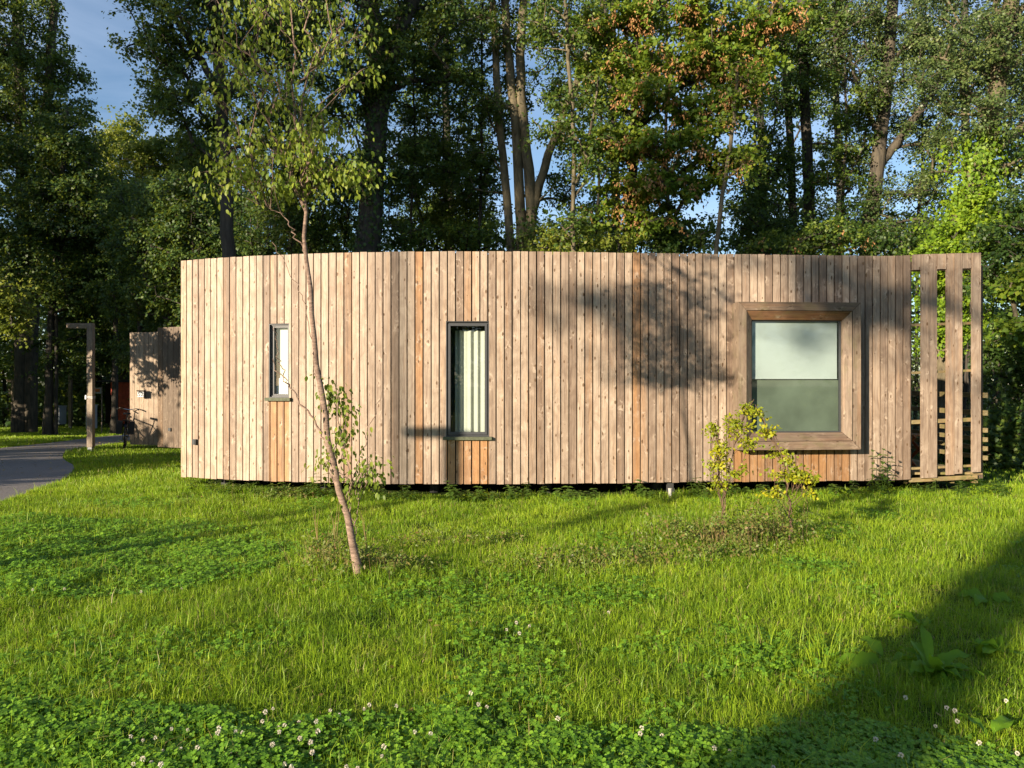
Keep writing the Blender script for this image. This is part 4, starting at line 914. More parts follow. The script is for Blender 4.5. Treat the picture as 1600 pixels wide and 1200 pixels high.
# left-hand wood
G_L = 'trees of the wood on the left'
tree('big twin trunked tree at the left edge beyond the path', 'tree', 33,
     [([(33, 656), (35, 560), (38, 430), (36, 300), (30, 120), (25, -60)], .30, .18), ([(48, 658), (49, 560), (54, 430), (62, 300), (75, 150), (85, 0)], .26, .15)],
     [(20, 40, 33, 2.3, 2.3, 1.9, 80), (60, 150, 33, 2.2, 2, 1.8, 75), (85, 260, 32, 2.0, 1.8, 1.7, 65), (10, 280, 32, 2.0, 2, 2.0, 60), (50, -120, 33, 3.0, 3, 2.6, 110), (60, 400, 33, 2.0, 1.6, 1.6, 55), (-60, 150, 33, 2.5, 2.5, 3.5, 90)],
     L_dark, B_lit, 301, k=120, leaf=(.16, .12), crad=(.6, 1.0), group=G_L)
tree('dark dense tree right of the twin trunks, its crown reaching into the gap of sky', 'tree', 30,
     [([(75, 655), (78, 520), (90, 380), (100, 250), (105, 170)], .16, .07), ([(88, 400), (120, 330), (150, 290)], .07, .04)],
     [(110, 230, 30, 1.3, 1.3, 1.5, 46), (135, 330, 29.5, 1.2, 1.2, 1.2, 36), (95, 420, 30, 1.6, 1.5, 1.6, 50), (60, 330, 29, 1.2, 1, 1.3, 30), (150, 450, 30, 1.2, 1.2, 1.3, 30), (110, 540, 31, 1.8, 1.5, 1.3, 34)],
     L_dark, B_dark, 302, k=120, leaf=(.14, .11), crad=(.5, .85), group=G_L)
for i, (px, py, D, s_, lab, lm) in enumerate((
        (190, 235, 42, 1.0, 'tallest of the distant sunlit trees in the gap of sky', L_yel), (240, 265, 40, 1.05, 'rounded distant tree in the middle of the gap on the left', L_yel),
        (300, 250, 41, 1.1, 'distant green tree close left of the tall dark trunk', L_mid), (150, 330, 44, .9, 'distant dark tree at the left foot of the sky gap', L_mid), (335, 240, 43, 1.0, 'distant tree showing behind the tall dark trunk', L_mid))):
    gy = HY + (CZ + .9) * F / D
    tree(lab, 'tree', D, [([(px + 4, gy), (px + 2, 480), (px, 330), (px - 2, py)], .22, .08)],
         [(px, py, D, 1.3 * s_, 1.3, 1.9, 46), (px - 18, py + 75, D, 1.6 * s_, 1.5, 1.5, 44), (px + 20, py + 90, D - 1, 1.6 * s_, 1.5, 1.6, 44), (px, py + 170, D - 1, 2.1 * s_, 1.8, 1.8, 50), (px + 5, py + 260, D, 2.1, 1.6, 1.8, 40)],
         lm, B_dark, 320 + i, k=120, leaf=(.19, .15), crad=(.6, 1.0), group='distant trees on the left')
for i, (px, D, r_, lab) in enumerate(((215, 27, .10, 'slim dark trunk tree over the red hut'), (262, 25, .12, 'dark tree rising behind the second cabin'), (178, 31, .13, 'dark tree behind the notice board'), (305, 24, .09, 'thin stemmed dark tree beside the left end of the front cabin'))):
    gy = HY + (CZ + .4) * F / D
    tree(lab, 'tree', D, [([(px, gy), (px + 4, 480), (px - 3, 380), (px + 2, 290)], r_, .04)],
         [(px, 380, D, 1.5, 1.3, 1.2, 46), (px + 5, 460, D, 1.5, 1.2, 1.0, 36), (px - 5, 310, D, .9, .9, .8, 18), (px + 8, 530, D + 1, 1.4, 1.0, .9, 22)],
         L_dark, B_dark, 340 + i, k=120, leaf=(.12, .095), crad=(.45, .75), group=G_L)
bush('sapling with sunlit yellow green leaves at the left edge', 17, [(-95, 450, 17, 1.2, 1.2, 1.2, 50), (-5, 460, 17, .5, .6, .45, 16), (25, 500, 17, .2, .2, .2, 4)], 360, leafm=L_yel, name='sapling', cat='sapling')

# second row and far wood
G_B2 = 'second row of trees behind the cabin'
for i, (px, D, lab) in enumerate(((455, 27, 'second row tree seen behind the birch crown'), (700, 28, 'second row tree seen in the gap right of the ivy clad trunk'), (960, 27, 'second row tree seen left of the maple'),
                                  (1190, 28, 'second row tree between the maple and the dark narrow tree'), (1310, 30, 'second row tree left of the leaning poplar'), (1510, 27, 'second row tree left of the big pale poplar'), (1640, 26, 'second row tree at the far right edge'))):
    rr = np.random.default_rng(400 + i); gy = HY + CZ * F / D
    tree(lab, 'tree', D, [([(px, gy), (px + 3, 300), (px - 5, 120), (px, -60)], .2, .1)],
         [(px, 60, D, 2.2, 1.8, 1.6, 38), (px - 40, 130, D, 1.5, 1.3, 1.1, 12), (px + 45, 160, D, 1.5, 1.3, 1.1, 10), (px, 240, D, 1.9, 1.4, 1.1, 14), (px, -80, D, 3, 2.4, 1.6, 50), (px + 10, 340, D, 2.0, 1.4, .9, 34)],
         L_pop if px > 1290 else L_mid, B_dark, 410 + i, k=100, leaf=(.13, .10), crad=(.5, .85), group=G_B2)
rr = np.random.default_rng(77)
def wood_mass(name, label, boxes, leafm, seed, leaf=.30, k=110):
    rr = np.random.default_rng(seed); C = []
    for (xa, xb_, ya, yb_, za, zb_, n_) in boxes: C.append(np.c_[rr.uniform(xa, xb_, n_), rr.uniform(ya, yb_, n_), rr.uniform(za, zb_, n_)])
    C = np.vstack(C); P_, Dd, Nn, _ = spray(rr, C, 1.5, k, twigs=6, spread=.2)
    s_ = rr.uniform(.6, 1.2, len(P_)) * leaf; V, Q = leaf_mesh(P_, Dd, Nn, s_, s_ * .8)
    # stems so the mass stands on the ground
    pp = []
    for c in C[::9]:
        g_ = float(hgt(c[0], c[1])); pp.append((np.array([[c[0], c[1], g_ - .2], [c[0] + .2, c[1], (g_ + c[2]) / 2], [c[0], c[1], c[2]]]), (.16, .12, .06)))
    V2, Q2 = tubes_np(pp, 6)
    tag(mesh_np(name, np.vstack([V, V2]), np.vstack([Q, Q2 + len(V)]), [leafm, B_dark], None, (0, 0, 0), False, np.r_[np.zeros(len(Q)), np.ones(len(Q2))]), label, 'woodland', kind='stuff')
wood_mass('far_wood', 'dark far-off woodland closing the view behind the path and cabin', [(-52, -12, 50, 60, -2, 9, 480), (-40, -14, 44, 50, -2, 3, 140), (-30, -8, 40, 46, -2, 8, 160), (-16, 4, 36, 42, -1, 9.0, 230), (4, 14, 36, 42, -1, 7.5, 110), (12, 40, 38, 44, -1, 7.0, 230)], L_dark, 71)

# trees and hedges outside the frame on the sunny side: they shade the wood and the lawn edge
def off_tree(label, x, y, h, blobs, seed, r=.3, leaf=.22, k=90, crad=(.7, 1.1), name='tree', cat='tree', lm=None, group='trees outside the view on the sunny side'):
    rng = np.random.default_rng(seed); g_ = float(hgt(x, y)); root = empty(name, (x, y, g_)); tag(root, label, cat, group)
    off = (x, y, g_)
    L_, R_ = smooth_line([(x, y, g_ - .1), (x + .1, y, h * .4), (x, y + .1, h)], (r, r * .35), 20, .02, rng)
    C = []
    for (dx, dy, z, rx, ry, rz, n_) in blobs:
        u = nrm(rng.normal(size=(n_, 3))) * rng.uniform(.1, 1, (n_, 1)) ** .45; C.append(np.array([x + dx, y + dy, z]) + u * np.array([rx, ry, rz]))
    C = np.vstack(C); P_, Dd, Nn, tw = spray(rng, C, rng.uniform(*crad, len(C)), k, spread=.2)
    s_ = rng.uniform(.6, 1.2, len(P_)) * leaf; V, Q = leaf_mesh(P_, Dd, Nn, s_, s_ * .8)
    pp = [(L_, R_)]
    V2, Q2 = tubes_np(pp, 12); mesh_np('trunk', V2, Q2, B_dark, root, off, True)
    br = []
    for c in C[::2]:
        i = int(np.argmin(np.linalg.norm(L_ - c, axis=1) + 1.2 * np.maximum(0, L_[:, 2] - c[2] + .3))); p = L_[i]
        br.append((np.array([p, (p + c) / 2 + [0, 0, .15], c]), (.05, .035, .012)))
    V2, Q2 = tubes_np(br, 5); mesh_np('branches', V2, Q2, B_dark, root, off, True)
    mesh_np('crown', V, Q, lm or L_mid, root, off)
    return root
uq = np.array([math.cos(SUN_AZ), -math.sin(SUN_AZ)]); up_ = np.array([math.sin(SUN_AZ), math.cos(SUN_AZ)])
def qp(q, p): v = uq * q + up_ * p; return float(v[0]), float(v[1])
x, y = qp(-1.2, -17.5); off_tree('tall tree behind the viewer whose trunk shadow crosses the lawn', x, y, 15, [(.7, -.6, 11.8, 2.3, 2.8, 2.8, 42), (-1.9, 1.6, 9.9, 1.4, 1.5, .4, 5), (-3.3, 2.9, 9.0, .7, .6, .15, 2)], 501, r=.43)
x, y = qp(-13.4, -20); off_tree('tall tree behind the viewer shading the upper wood', x, y, 19, [(0, 0, 14.8, 2.8, 3.0, 3.2, 42)], 502, r=.18)
x, y = qp(-15.2, -19); off_tree('broad tree behind the viewer shading the left part of the wood', x, y, 19, [(0, 0, 14.5, 3.3, 3.4, 4.4, 120)], 503, r=.2)
x, y = qp(-15.6, -4); off_tree('bushy tree left of the view shading the path', x, y, 8, [(0, 0, 4.6, 2.6, 3.0, 4.2, 120), (.5, .5, 1.2, 2.2, 2.6, 1.0, 40)], 504)
x, y = qp(-20.6, -6); off_tree('low thicket left of the view shading the foot of the second cabin', x, y, 4, [(0, 0, 2.3, 2.4, 2.2, 1.9, 60)], 505, crad=(.5, .8))
x, y = qp(-26.5, -4); off_tree('dense tree left of the view shading the far lamps', x, y, 15, [(0, 0, 5.5, 3.6, 3.6, 5.6, 160), (0, 0, 14, 3.8, 3.8, 4.5, 120)], 506)
x, y = qp(-34, 2); off_tree('dense tree far left of the view shading the twin trunks', x, y, 19, [(0, 0, 6.5, 4.4, 4.2, 6.5, 180), (0, 0, 15, 4.2, 4, 4.2, 110)], 507)
x, y = qp(-42, 10); off_tree('dense tree at the far left behind the path', x, y, 15, [(0, 0, 6.5, 4.5, 4.5, 6.5, 150)], 508)
x, y = qp(-27.5, -20); off_tree('tree with a high crown left behind the viewer', x, y, 19, [(0, 0, 13.0, 4.0, 3.4, 4.6, 150)], 509, r=.2)


# ------------------------------------------------------------------ young birch and shrubs on the lawn
tree('slender leaning young birch with hanging leaves on the lawn before the cabin', 'birch', 6.05,
     [([(562, 900), (549, 834), (531, 775), (515, 700), (500, 600), (490, 500), (478, 400), (469, 290), (463, 180), (457, 60), (450, -70)], .031, .003),
      ([(514, 700), (490, 655), (457, 612), (438, 590), (426, 560)], .009, .003), ([(450, 605), (436, 560), (430, 510)], .005, .002),
      ([(538, 790), (570, 690), (597, 610)], .006, .002), ([(468, 300), (430, 280), (392, 268), (372, 262)], .010, .004), ([(467, 290), (440, 245), (418, 190)], .010, .004),
      ([(478, 400), (445, 334), (405, 320)], .006, .002), ([(469, 300), (500, 262), (528, 225)], .008, .003), ([(497, 600), (480, 480), (440, 400), (425, 378)], .004, .002), ([(463, 200), (430, 127), (370, 70)], .009, .004), ([(461, 134), (500, 95), (545, 21)], .009, .004),
      ([(557, 885), (550, 800), (536, 700), (524, 600)], .006, .002), ([(560, 890), (556, 800), (560, 721), (588, 705)], .004, .002)],
     [(450, 40, 6.05, .60, .45, .40, 34), (395, 140, 6.0, .38, .4, .30, 21), (510, 130, 6.05, .38, .4, .34, 20), (450, 215, 6.0, .52, .4, .24, 27), (370, 70, 6.0, .30, .3, .3, 14), (385, 225, 6.0, .30, .3, .15, 14), (530, 50, 6.0, .3, .3, .3, 15), (500, 220, 6.05, .25, .3, .2, 24), (375, 262, 6.0, .16, .2, .10, 14), (430, 285, 6.0, .16, .2, .08, 14), (540, 262, 6.0, .20, .2, .10, 15), (345, 275, 6.0, .10, .2, .08, 6), (585, 268, 6.0, .07, .1, .04, 3), (490, 280, 6.0, .10, .2, .08, 6), (450, -60, 6.05, .5, .45, .35, 30),
      (523, 610, 6.1, .05, .05, .12, 6), (535, 680, 6.1, .05, .05, .22, 9), (515, 710, 6.1, .05, .05, .12, 5), (560, 750, 6.1, .10, .06, .05, 7), (583, 722, 6.1, .05, .05, .06, 6), (500, 585, 6.1, .02, .02, .03, 1)],
     L_birch, B_birch, 601, k=17, leaf=(.042, .024), crad=(.10, .20), ground=False, kind='round', droop=.55, spread=.30, hang=1.5, brs=.16, name='birch_sapling')
tree('taller yellow leaved shrub in front of the left edge of the big window', 'shrub', 7.45,
     [([(1131, 838), (1129, 780), (1124, 720), (1120, 655)], .011, .004), ([(1130, 800), (1143, 715), (1158, 655), (1178, 624)], .008, .003), ([(1130, 790), (1112, 740), (1112, 700)], .005, .002)],
     [(1124, 715, 7.45, .07, .1, .24, 26), (1150, 665, 7.45, .11, .1, .10, 16), (1165, 690, 7.45, .09, .1, .05, 8), (1170, 638, 7.45, .07, .06, .05, 8), (1148, 735, 7.45, .07, .08, .06, 6), (1115, 668, 7.45, .05, .05, .06, 6), (1128, 758, 7.45, .09, .1, .04, 7)],
     L_shrub, B_twig, 602, k=15, leaf=(.034, .024), crad=(.05, .09), kind='round', hang=.2, spread=.3, droop=.05, brs=.10, name='shrub', group='yellow leaved shrubs in front of the big window')
tree('lower yellow leaved shrub with one long arching branch, below the big window', 'shrub', 7.35,
     [([(1236, 838), (1235, 790), (1228, 742), (1216, 700), (1196, 660), (1180, 632)], .010, .003), ([(1234, 775), (1255, 752), (1282, 745)], .005, .002), ([(1234, 775), (1212, 765), (1192, 768)], .005, .002)],
     [(1228, 742, 7.35, .16, .1, .035, 14), (1258, 745, 7.35, .13, .1, .035, 12), (1205, 770, 7.35, .11, .1, .03, 6), (1216, 705, 7.35, .04, .04, .05, 6), (1200, 672, 7.35, .06, .05, .06, 9), (1186, 648, 7.35, .04, .04, .04, 5), (1230, 720, 7.35, .04, .04, .04, 5), (1265, 768, 7.35, .07, .05, .02, 3)],
     L_shrub, B_twig, 603, k=15, leaf=(.034, .025), crad=(.05, .09), kind='round', hang=.2, spread=.3, droop=.05, brs=.10, name='shrub', group='yellow leaved shrubs in front of the big window')

# ------------------------------------------------------------------ lawn
def blademat(name, stops, trans=.35):
    m, n, l, b, o = newmat(name)
    g = n.new('ShaderNodeNewGeometry'); f = noise(n, l, g.outputs['Position'], .9, 3); f2 = noise(n, l, g.outputs['Position'], 5, 3)
    v = math_n(n, l, 'ADD', math_n(n, l, 'MULTIPLY', g.outputs['Random Per Island'], .42), math_n(n, l, 'ADD', math_n(n, l, 'MULTIPLY', math_n(n, l, 'SUBTRACT', f, .3), .6), math_n(n, l, 'MULTIPLY', math_n(n, l, 'SUBTRACT', f2, .35), .6)), True)
    r = ramp(n, stops); l.new(v, r.inputs['Fac']); dry = math_n(n, l, 'GREATER_THAN', g.outputs['Random Per Island'], .955)
    c = mix_rgb(n, l, dry, r.outputs['Color'], (.40, .33, .13))
    f3 = noise(n, l, g.outputs['Position'], 2.2, 4, .6); br_ = n.new('ShaderNodeMapRange'); br_.inputs['From Min'].default_value = .56; br_.inputs['From Max'].default_value = .72; br_.inputs['To Max'].default_value = .60; l.new(f3, br_.inputs['Value'])
    c = mix_rgb(n, l, math_n(n, l, 'MULTIPLY', br_.outputs['Result'], g.outputs['Random Per Island']), c, (.30, .24, .07))
    l.new(c, b.inputs['Base Color']); b.inputs['Roughness'].default_value = .45; b.inputs['Specular IOR Level'].default_value = .35
    t = n.new('ShaderNodeBsdfTranslucent'); l.new(c, t.inputs['Color'])
    ms = n.new('ShaderNodeMixShader'); ms.inputs[0].default_value = trans
    l.new(b.outputs[0], ms.inputs[1]); l.new(t.outputs[0], ms.inputs[2]); l.new(ms.outputs[0], o.inputs['Surface'])
    return m
M_grass = blademat('grass_blades', [(0, (.07, .15, .010)), (.3, (.21, .36, .018)), (.6, (.38, .52, .028)), (1, (.64, .68, .08))], .42)
M_clover = leafmat('clover_leaves', [(0, (.06, .16, .012)), (.5, (.14, .29, .020)), (1, (.28, .46, .035))], .3, (.25, .5, .04), scale=3)
M_dry = leafmat('dry_stalks', [(0, (.16, .09, .04)), (.5, (.34, .24, .10)), (1, (.50, .40, .20))], .2, (.5, .4, .2), scale=4)
M_weed = leafmat('mixed_weeds', [(0, (.22, .10, .05)), (.3, (.20, .17, .05)), (.6, (.10, .17, .025)), (1, (.22, .28, .04))], .3, scale=6)
M_dock = leafmat('dock_leaves', [(0, (.07, .17, .012)), (.6, (.14, .28, .015)), (1, (.26, .38, .02))], .35, (.4, .6, .03), scale=9, rough=.6, spec=.25)
M_petal = leafmat('clover_petals', [(0, (.50, .38, .26)), (.4, (.72, .66, .54)), (1, (.85, .82, .74))], .3, (.8, .7, .6), scale=20)

def vn(x, y, s_, seed):
    """smooth value noise 0..1"""
    r_ = np.random.default_rng(seed).uniform(size=(64, 64)); u, v = x / s_, y / s_; i, j = np.floor(u).astype(int), np.floor(v).astype(int); a, b = u - i, v - j
    a, b = a * a * (3 - 2 * a), b * b * (3 - 2 * b); g_ = lambda p, q: r_[p % 64, q % 64]
    return (g_(i, j) * (1 - a) + g_(i + 1, j) * a) * (1 - b) + (g_(i, j + 1) * (1 - a) + g_(i + 1, j + 1) * a) * b
def clovermask(x, y):
    m_ = np.zeros(len(x)); e = .35 * (vn(x, y, .35, 3) - .5)
    m_ = np.maximum(m_, .74 * np.clip((3.72 - y + e * 2.2 + .12 * np.sin(x * 2)) * 3.5, 0, 1))
    m_ = np.maximum(m_, .65 * np.clip((1 - np.hypot((x + 3.3) / 1.5, (y - 6.7) / 1.25) + e) * 3, 0, 1))
    m_ = np.maximum(m_, .65 * np.clip((1 - np.hypot((x + 4.4) / 1.6, (y - 7.8) / 1.0) + e) * 3, 0, 1))
    m_ = np.maximum(m_, .22 * np.clip((1 - np.hypot((x + .3) / 1.5, (y - 5.9) / .45) + e) * 1.2, 0, 1))
    m_ = np.maximum(m_, .35 * np.clip((1 - np.hypot((x - 1.2) / .8, (y - 4.5) / .5) + e) * 1.2, 0, 1))
    m_ = np.maximum(m_, .28 * np.clip((vn(x, y, .8, 9) - .60) * 3, 0, 1))
    return m_
def outside(x, y):
    ok = ~on_path(x, y)
    wy = np.polyval(pf, np.clip(x, X0, X2 + .1)) + .12
    ok &= ~((x > X0 + .05) & (x < tx1) & (y > wy) & (y < 15.6))
    ok &= ~((x > -10.2) & (x < -4) & (y > 20.8) & (y < 25.6))
    return ok
def blades(name, label, x, y, h, w, mat, rng, lean=.35, droopf=.25, kind='stuff'):
    n_ = len(x); z = hgt(x, y) - .004; th = rng.uniform(0, 2 * np.pi, n_); fa = rng.uniform(0, 2 * np.pi, n_)
    L_ = np.abs(rng.normal(0, lean, n_)) * h; dx, dy = np.cos(th) * L_, np.sin(th) * L_; sx, sy = np.cos(fa) * w / 2, np.sin(fa) * w / 2
    V = np.zeros((n_, 6, 3), np.float32)
    for k_, (t, ww, hh) in enumerate(((0, 1, 0), (.38, .85, .58), (1, .12, 1))):
        cx = x + dx * t ** 1.5 * 1.2; cy = y + dy * t ** 1.5 * 1.2; cz = z + h * hh - droopf * L_ * t * t
        V[:, k_ * 2] = np.stack([cx - sx * ww, cy - sy * ww, cz], 1); V[:, k_ * 2 + 1] = np.stack([cx + sx * ww, cy + sy * ww, cz], 1)
    i = np.arange(n_)[:, None] * 6; Q = np.concatenate([i + np.array([q]) for q in ([0, 1, 3, 2], [2, 3, 5, 4])], 0)
    o = mesh_np(name, V.reshape(-1, 3), Q, mat); tag(o, label, name.replace('_', ' '), kind=kind); return o
rg = np.random.default_rng(21)
def sample_lawn(n_, y0, y1, pw, margin):
    u = rg.uniform(size=n_); a = 2 - pw
    y = (y0 ** a + u * (y1 ** a - y0 ** a)) ** (1 / a); x = rg.uniform(-1, 1, n_) * (y * .66 + margin)
    return x, y
x, y = sample_lawn(680000, 2.3, 11.6, 1.0, .9); ok = outside(x, y); cm = clovermask(x, y); ok &= rg.uniform(size=len(x)) > np.maximum(cm * .68, .75 * np.clip((vn(x, y, .28, 44) - .70) * 6, 0, 1)); x, y = x[ok], y[ok]
hh = (.036 + .060 * vn(x, y, .5, 1) + .035 * vn(x, y, .17, 2)) * rg.uniform(.55, 1.25, len(x)) * np.where(y > 9.6, .85, 1) * np.where(rg.uniform(size=len(x)) < .03, 1.7, 1)
ww = rg.uniform(.0016, .0034, len(x)) * (1 + y / 12)
blades('grass', 'long sunlit lawn grass in front of the cabin', x, y, hh, ww, M_grass, rg, lean=.85, droopf=.5)
# the lawn further back on both sides of the path and at the right
n_ = 150000; y = 10.5 + 36 * rg.uniform(size=n_) ** 1.6; x = -.30 * y - rg.uniform(size=n_) * (.46 * y) ; x2 = rg.uniform(6.0, 14, 16000); y2 = rg.uniform(9.5, 14, 16000)
x, y = np.r_[x, x2], np.r_[y, y2]; ok = outside(x, y); x, y = x[ok], y[ok]
blades('back_lawn_grass', 'shaded lawn grass beside the path', x, y, (.05 + .06 * vn(x, y, 1, 5)) * rg.uniform(.6, 1.2, len(x)), rg.uniform(.006, .010, len(x)) * (y / 12), M_grass, rg)
# clover: three leaflets on a stalk
def clover(n_, y0, y1):
    x, y = sample_lawn(n_, y0, y1, .6, .6); ok = outside(x, y) & (rg.uniform(size=len(x)) < clovermask(x, y)); return x[ok], y[ok]
xa, ya = clover(60000, 2.6, 4.4); xc, yc = clover(210000, 4.4, 10.2); x, y = np.r_[xa, xc], np.r_[ya, yc]; n_ = len(x)
h = (.035 + .055 * vn(x, y, .22, 8)) * rg.uniform(.6, 1.15, n_); P = np.c_[x, y, hgt(x, y) + h]; up = nrm(np.c_[rg.normal(0, .35, n_), rg.normal(-.15, .35, n_), np.ones(n_)])
a0 = rg.uniform(0, 2 * np.pi, n_); sz = rg.uniform(.013, .021, n_); Vs = []; Qs = []; b0 = 0
t1 = nrm(np.cross(up, np.array([1.0, .1, 0]))); t2 = np.cross(up, t1)
for q in range(3):
    a = a0 + q * 2.094; D_ = t1 * np.cos(a)[:, None] + t2 * np.sin(a)[:, None]; S = np.cross(D_, up); Lq, Wq = sz[:, None], sz[:, None] * .95
    V = np.stack([P, P + .45 * Lq * D_ + .5 * Wq * S + .1 * Wq * up, P + .95 * Lq * D_ + .30 * Wq * S, P + Lq * D_ * .92, P + .95 * Lq * D_ - .30 * Wq * S, P + .45 * Lq * D_ - .5 * Wq * S + .1 * Wq * up], 1).reshape(-1, 3)
    i = np.arange(n_)[:, None] * 6; Qs.append(np.concatenate([i + np.array([[0, 1, 2, 3]]), i + np.array([[0, 3, 4, 5]])], 0) + b0); Vs.append(V); b0 += len(V)
stx = np.stack([np.c_[x - .0008, y, hgt(x, y)], np.c_[x + .0008, y, hgt(x, y)], P + [.0008, 0, 0], P - [.0008, 0, 0]], 1).reshape(-1, 3); Vs.append(stx); Qs.append(np.arange(n_)[:, None] * 4 + np.array([[0, 1, 2, 3]]) + b0)
tag(mesh_np('clover', np.vstack(Vs), np.vstack(Qs), M_clover), 'dark green clover patches in the lawn', 'clover', kind='stuff')

def ground_at(px, py, hd=0.0):
    D = 5.0
    for _ in range(12): D = (CZ - float(hgt((px - 800) / F * D, D)) - hd) * F / (py - HY)
    return (px - 800) / F * D, D
# clover flower heads, each its own object
def flower_proto(seed, brown):
    rr = np.random.default_rng(seed); n_ = 46; u = nrm(rr.normal(size=(n_, 3)) + np.array([0, 0, .45])); R_ = .0085
    P_ = u * R_ * .45; V, Q = leaf_mesh(P_, u + rr.normal(size=(n_, 3)) * .15, np.cross(u, rr.normal(size=(n_, 3))), np.full(n_, .0075), np.full(n_, .0042)); V = V + [0, 0, .095]
    head = bpy.data.meshes.new('head'); head.from_pydata(V.tolist(), [], Q.tolist()); head.materials.append(M_petal)
    V, Q = tubes_np([(np.array([[0, 0, -.01], [.003, .002, .05], [0, 0, .093]]), (.0011, .0011, .0011))], 5); st = bpy.data.meshes.new('stem'); st.from_pydata(V.tolist(), [], Q.tolist()); st.materials.append(M_clover)
    return head, st
protos = [flower_proto(s_, 0) for s_ in (1, 2, 3)]
rf = np.random.default_rng(5); fl = [(806, 973), (789, 984), (822, 977), (815, 990), (950, 957), (740, 1083), (748, 1100), (757, 1103), (612, 1102), (572, 1103), (565, 1107), (880, 1118), (1005, 1138), (1000, 1147), (1032, 1150), (1420, 1092), (1475, 1106), (1492, 1110), (1502, 1128), (1462, 1134), (1528, 1160), (1582, 1096), (1587, 1176), (1413, 1182), (1368, 1156), (1118, 1168), (1137, 1172), (30, 1102), (50, 922), (104, 920), (220, 924), (283, 920), (895, 868), (652, 1140), (678, 1144), (600, 1165), (601, 1183), (558, 1198), (545, 1199), (1205, 1196)]
fl += [(267, 1141), (293, 1139), (336, 1135), (336, 1146), (373, 1143), (386, 1141), (407, 1126), (424, 1107), (421, 1111), (437, 1137), (446, 1133), (440, 1142), (466, 1128), (488, 1127), (490, 1144), (470, 1153), (481, 1158), (425, 1167), (363, 1172), (308, 1170), (286, 1171), (252, 1173), (222, 1159), (240, 1152), (196, 1153), (213, 1186), (213, 1193), (234, 1194), (258, 1195), (445, 1191), (462, 1193), (518, 1111), (528, 1117), (491, 1174), (380, 1190), (545, 1125)]
for i, (px, py) in enumerate(fl):
    hd = .095 * (sc_ := rf.uniform(.75, 1.15)); x_, y_ = ground_at(px, py, hd)
    f_ = empty('clover_flower', (x_, y_, float(hgt(x_, y_))), rf.uniform(0, 6)); f_.scale = (sc_, sc_, sc_); f_.rotation_euler = (rf.normal(0, .12), rf.normal(0, .12), rf.uniform(0, 6))
    tag(f_, 'small white clover flower on a thin stalk standing in the lawn', 'flower', 'white clover flowers in the lawn')
    hd_, st_ = protos[i % 3]; link('flower_head', hd_, f_); link('stem', st_, f_)

# broad leaved docks
def dock(label, px, py, leaves, seed, group='broad leaved docks in the lawn', name='dock_plant'):
    rr = np.random.default_rng(seed); x_, y_ = ground_at(px, py); o = empty(name, (x_, y_, float(hgt(x_, y_)))); tag(o, label, 'weed', group)
    for (az, L_, Wd, el) in leaves:
        az = math.radians(az); d = np.array([math.cos(az), math.sin(az), 0]); s_ = np.array([-d[1], d[0], 0]); V = []; nu, nv = 10, 5; e0 = math.radians(el)
        ph = rr.uniform(0, 6); tw = rr.normal(0, .45)
        for i in range(nu + 1):
            t = i / nu; r_ = L_ * t
            cx = d * (L_ * (math.sin(e0) - math.sin(e0 - .9 * t)) / .9 if False else r_ * math.cos(e0 - .75 * t)) + np.array([0, 0, .01 + r_ * math.sin(e0 - .75 * t)])
            w_ = Wd * (math.sin(math.pi * min(1, max(0, (t - .2) / .8)) ** .8) ** .75 if t > .2 else 0) + .004
            for j in range(nv):
                q = (j / (nv - 1) - .5) * 2; up2 = np.array([0, 0, 1.0])
                V.append(cx + (s_ * math.cos(tw) + up2 * math.sin(tw)) * q * w_ / 2 + up2 * (abs(q) * w_ * .14 + .010 * math.sin(t * 17 + ph + q * 2) * abs(q)))
        i = (np.arange(nv - 1)[None, :] + nv * np.arange(nu)[:, None]).ravel(); Q = np.c_[i, i + 1, i + nv + 1, i + nv]
        mesh_np('leaf', V, Q, M_dock, o, (0, 0, 0), True)
    return o
rd = np.random.default_rng(9)
def rl(n_, L0, L1, W0, W1, e0=15, e1=60): return [(rd.uniform(0, 360), rd.uniform(L0, L1), rd.uniform(W0, W1), rd.uniform(e0, e1)) for _ in range(n_)]
dock('large dock with many broad leaves in the shadow at the lower right', 1455, 1060, rl(26, .13, .26, .035, .075, 30, 80) + [(75, .30, .05, 85)], 1)
dock('dock with one long leaf lying left, beside the large dock', 1385, 1045, [(172, .38, .09, 28), (200, .26, .07, 45), (250, .28, .08, 40), (300, .22, .10, 40), (100, .26, .06, 60), (20, .26, .08, 40), (340, .24, .09, 45)], 2)
dock('small dock right of the large one near the right edge', 1570, 1030, rl(6, .14, .20, .06, .09, 35, 65), 3)
dock('dock with one bright upright leaf in the bottom right corner', 1548, 1165, [(35, .24, .075, 50), (120, .16, .06, 70), (250, .08, .04, 40)], 4)
dock('small round leaved dock in the grass left of the shadow', 1245, 1058, rl(6, .14, .18, .06, .09, 35, 65), 5)
dock('small dock up in the sunlit grass near the right edge', 1440, 985, rl(5, .14, .2, .04, .06, 35, 70), 6)
dock('low round leaved dock at the far right in the shade', 1545, 945, rl(4, .15, .2, .07, .10, 35, 60), 7)

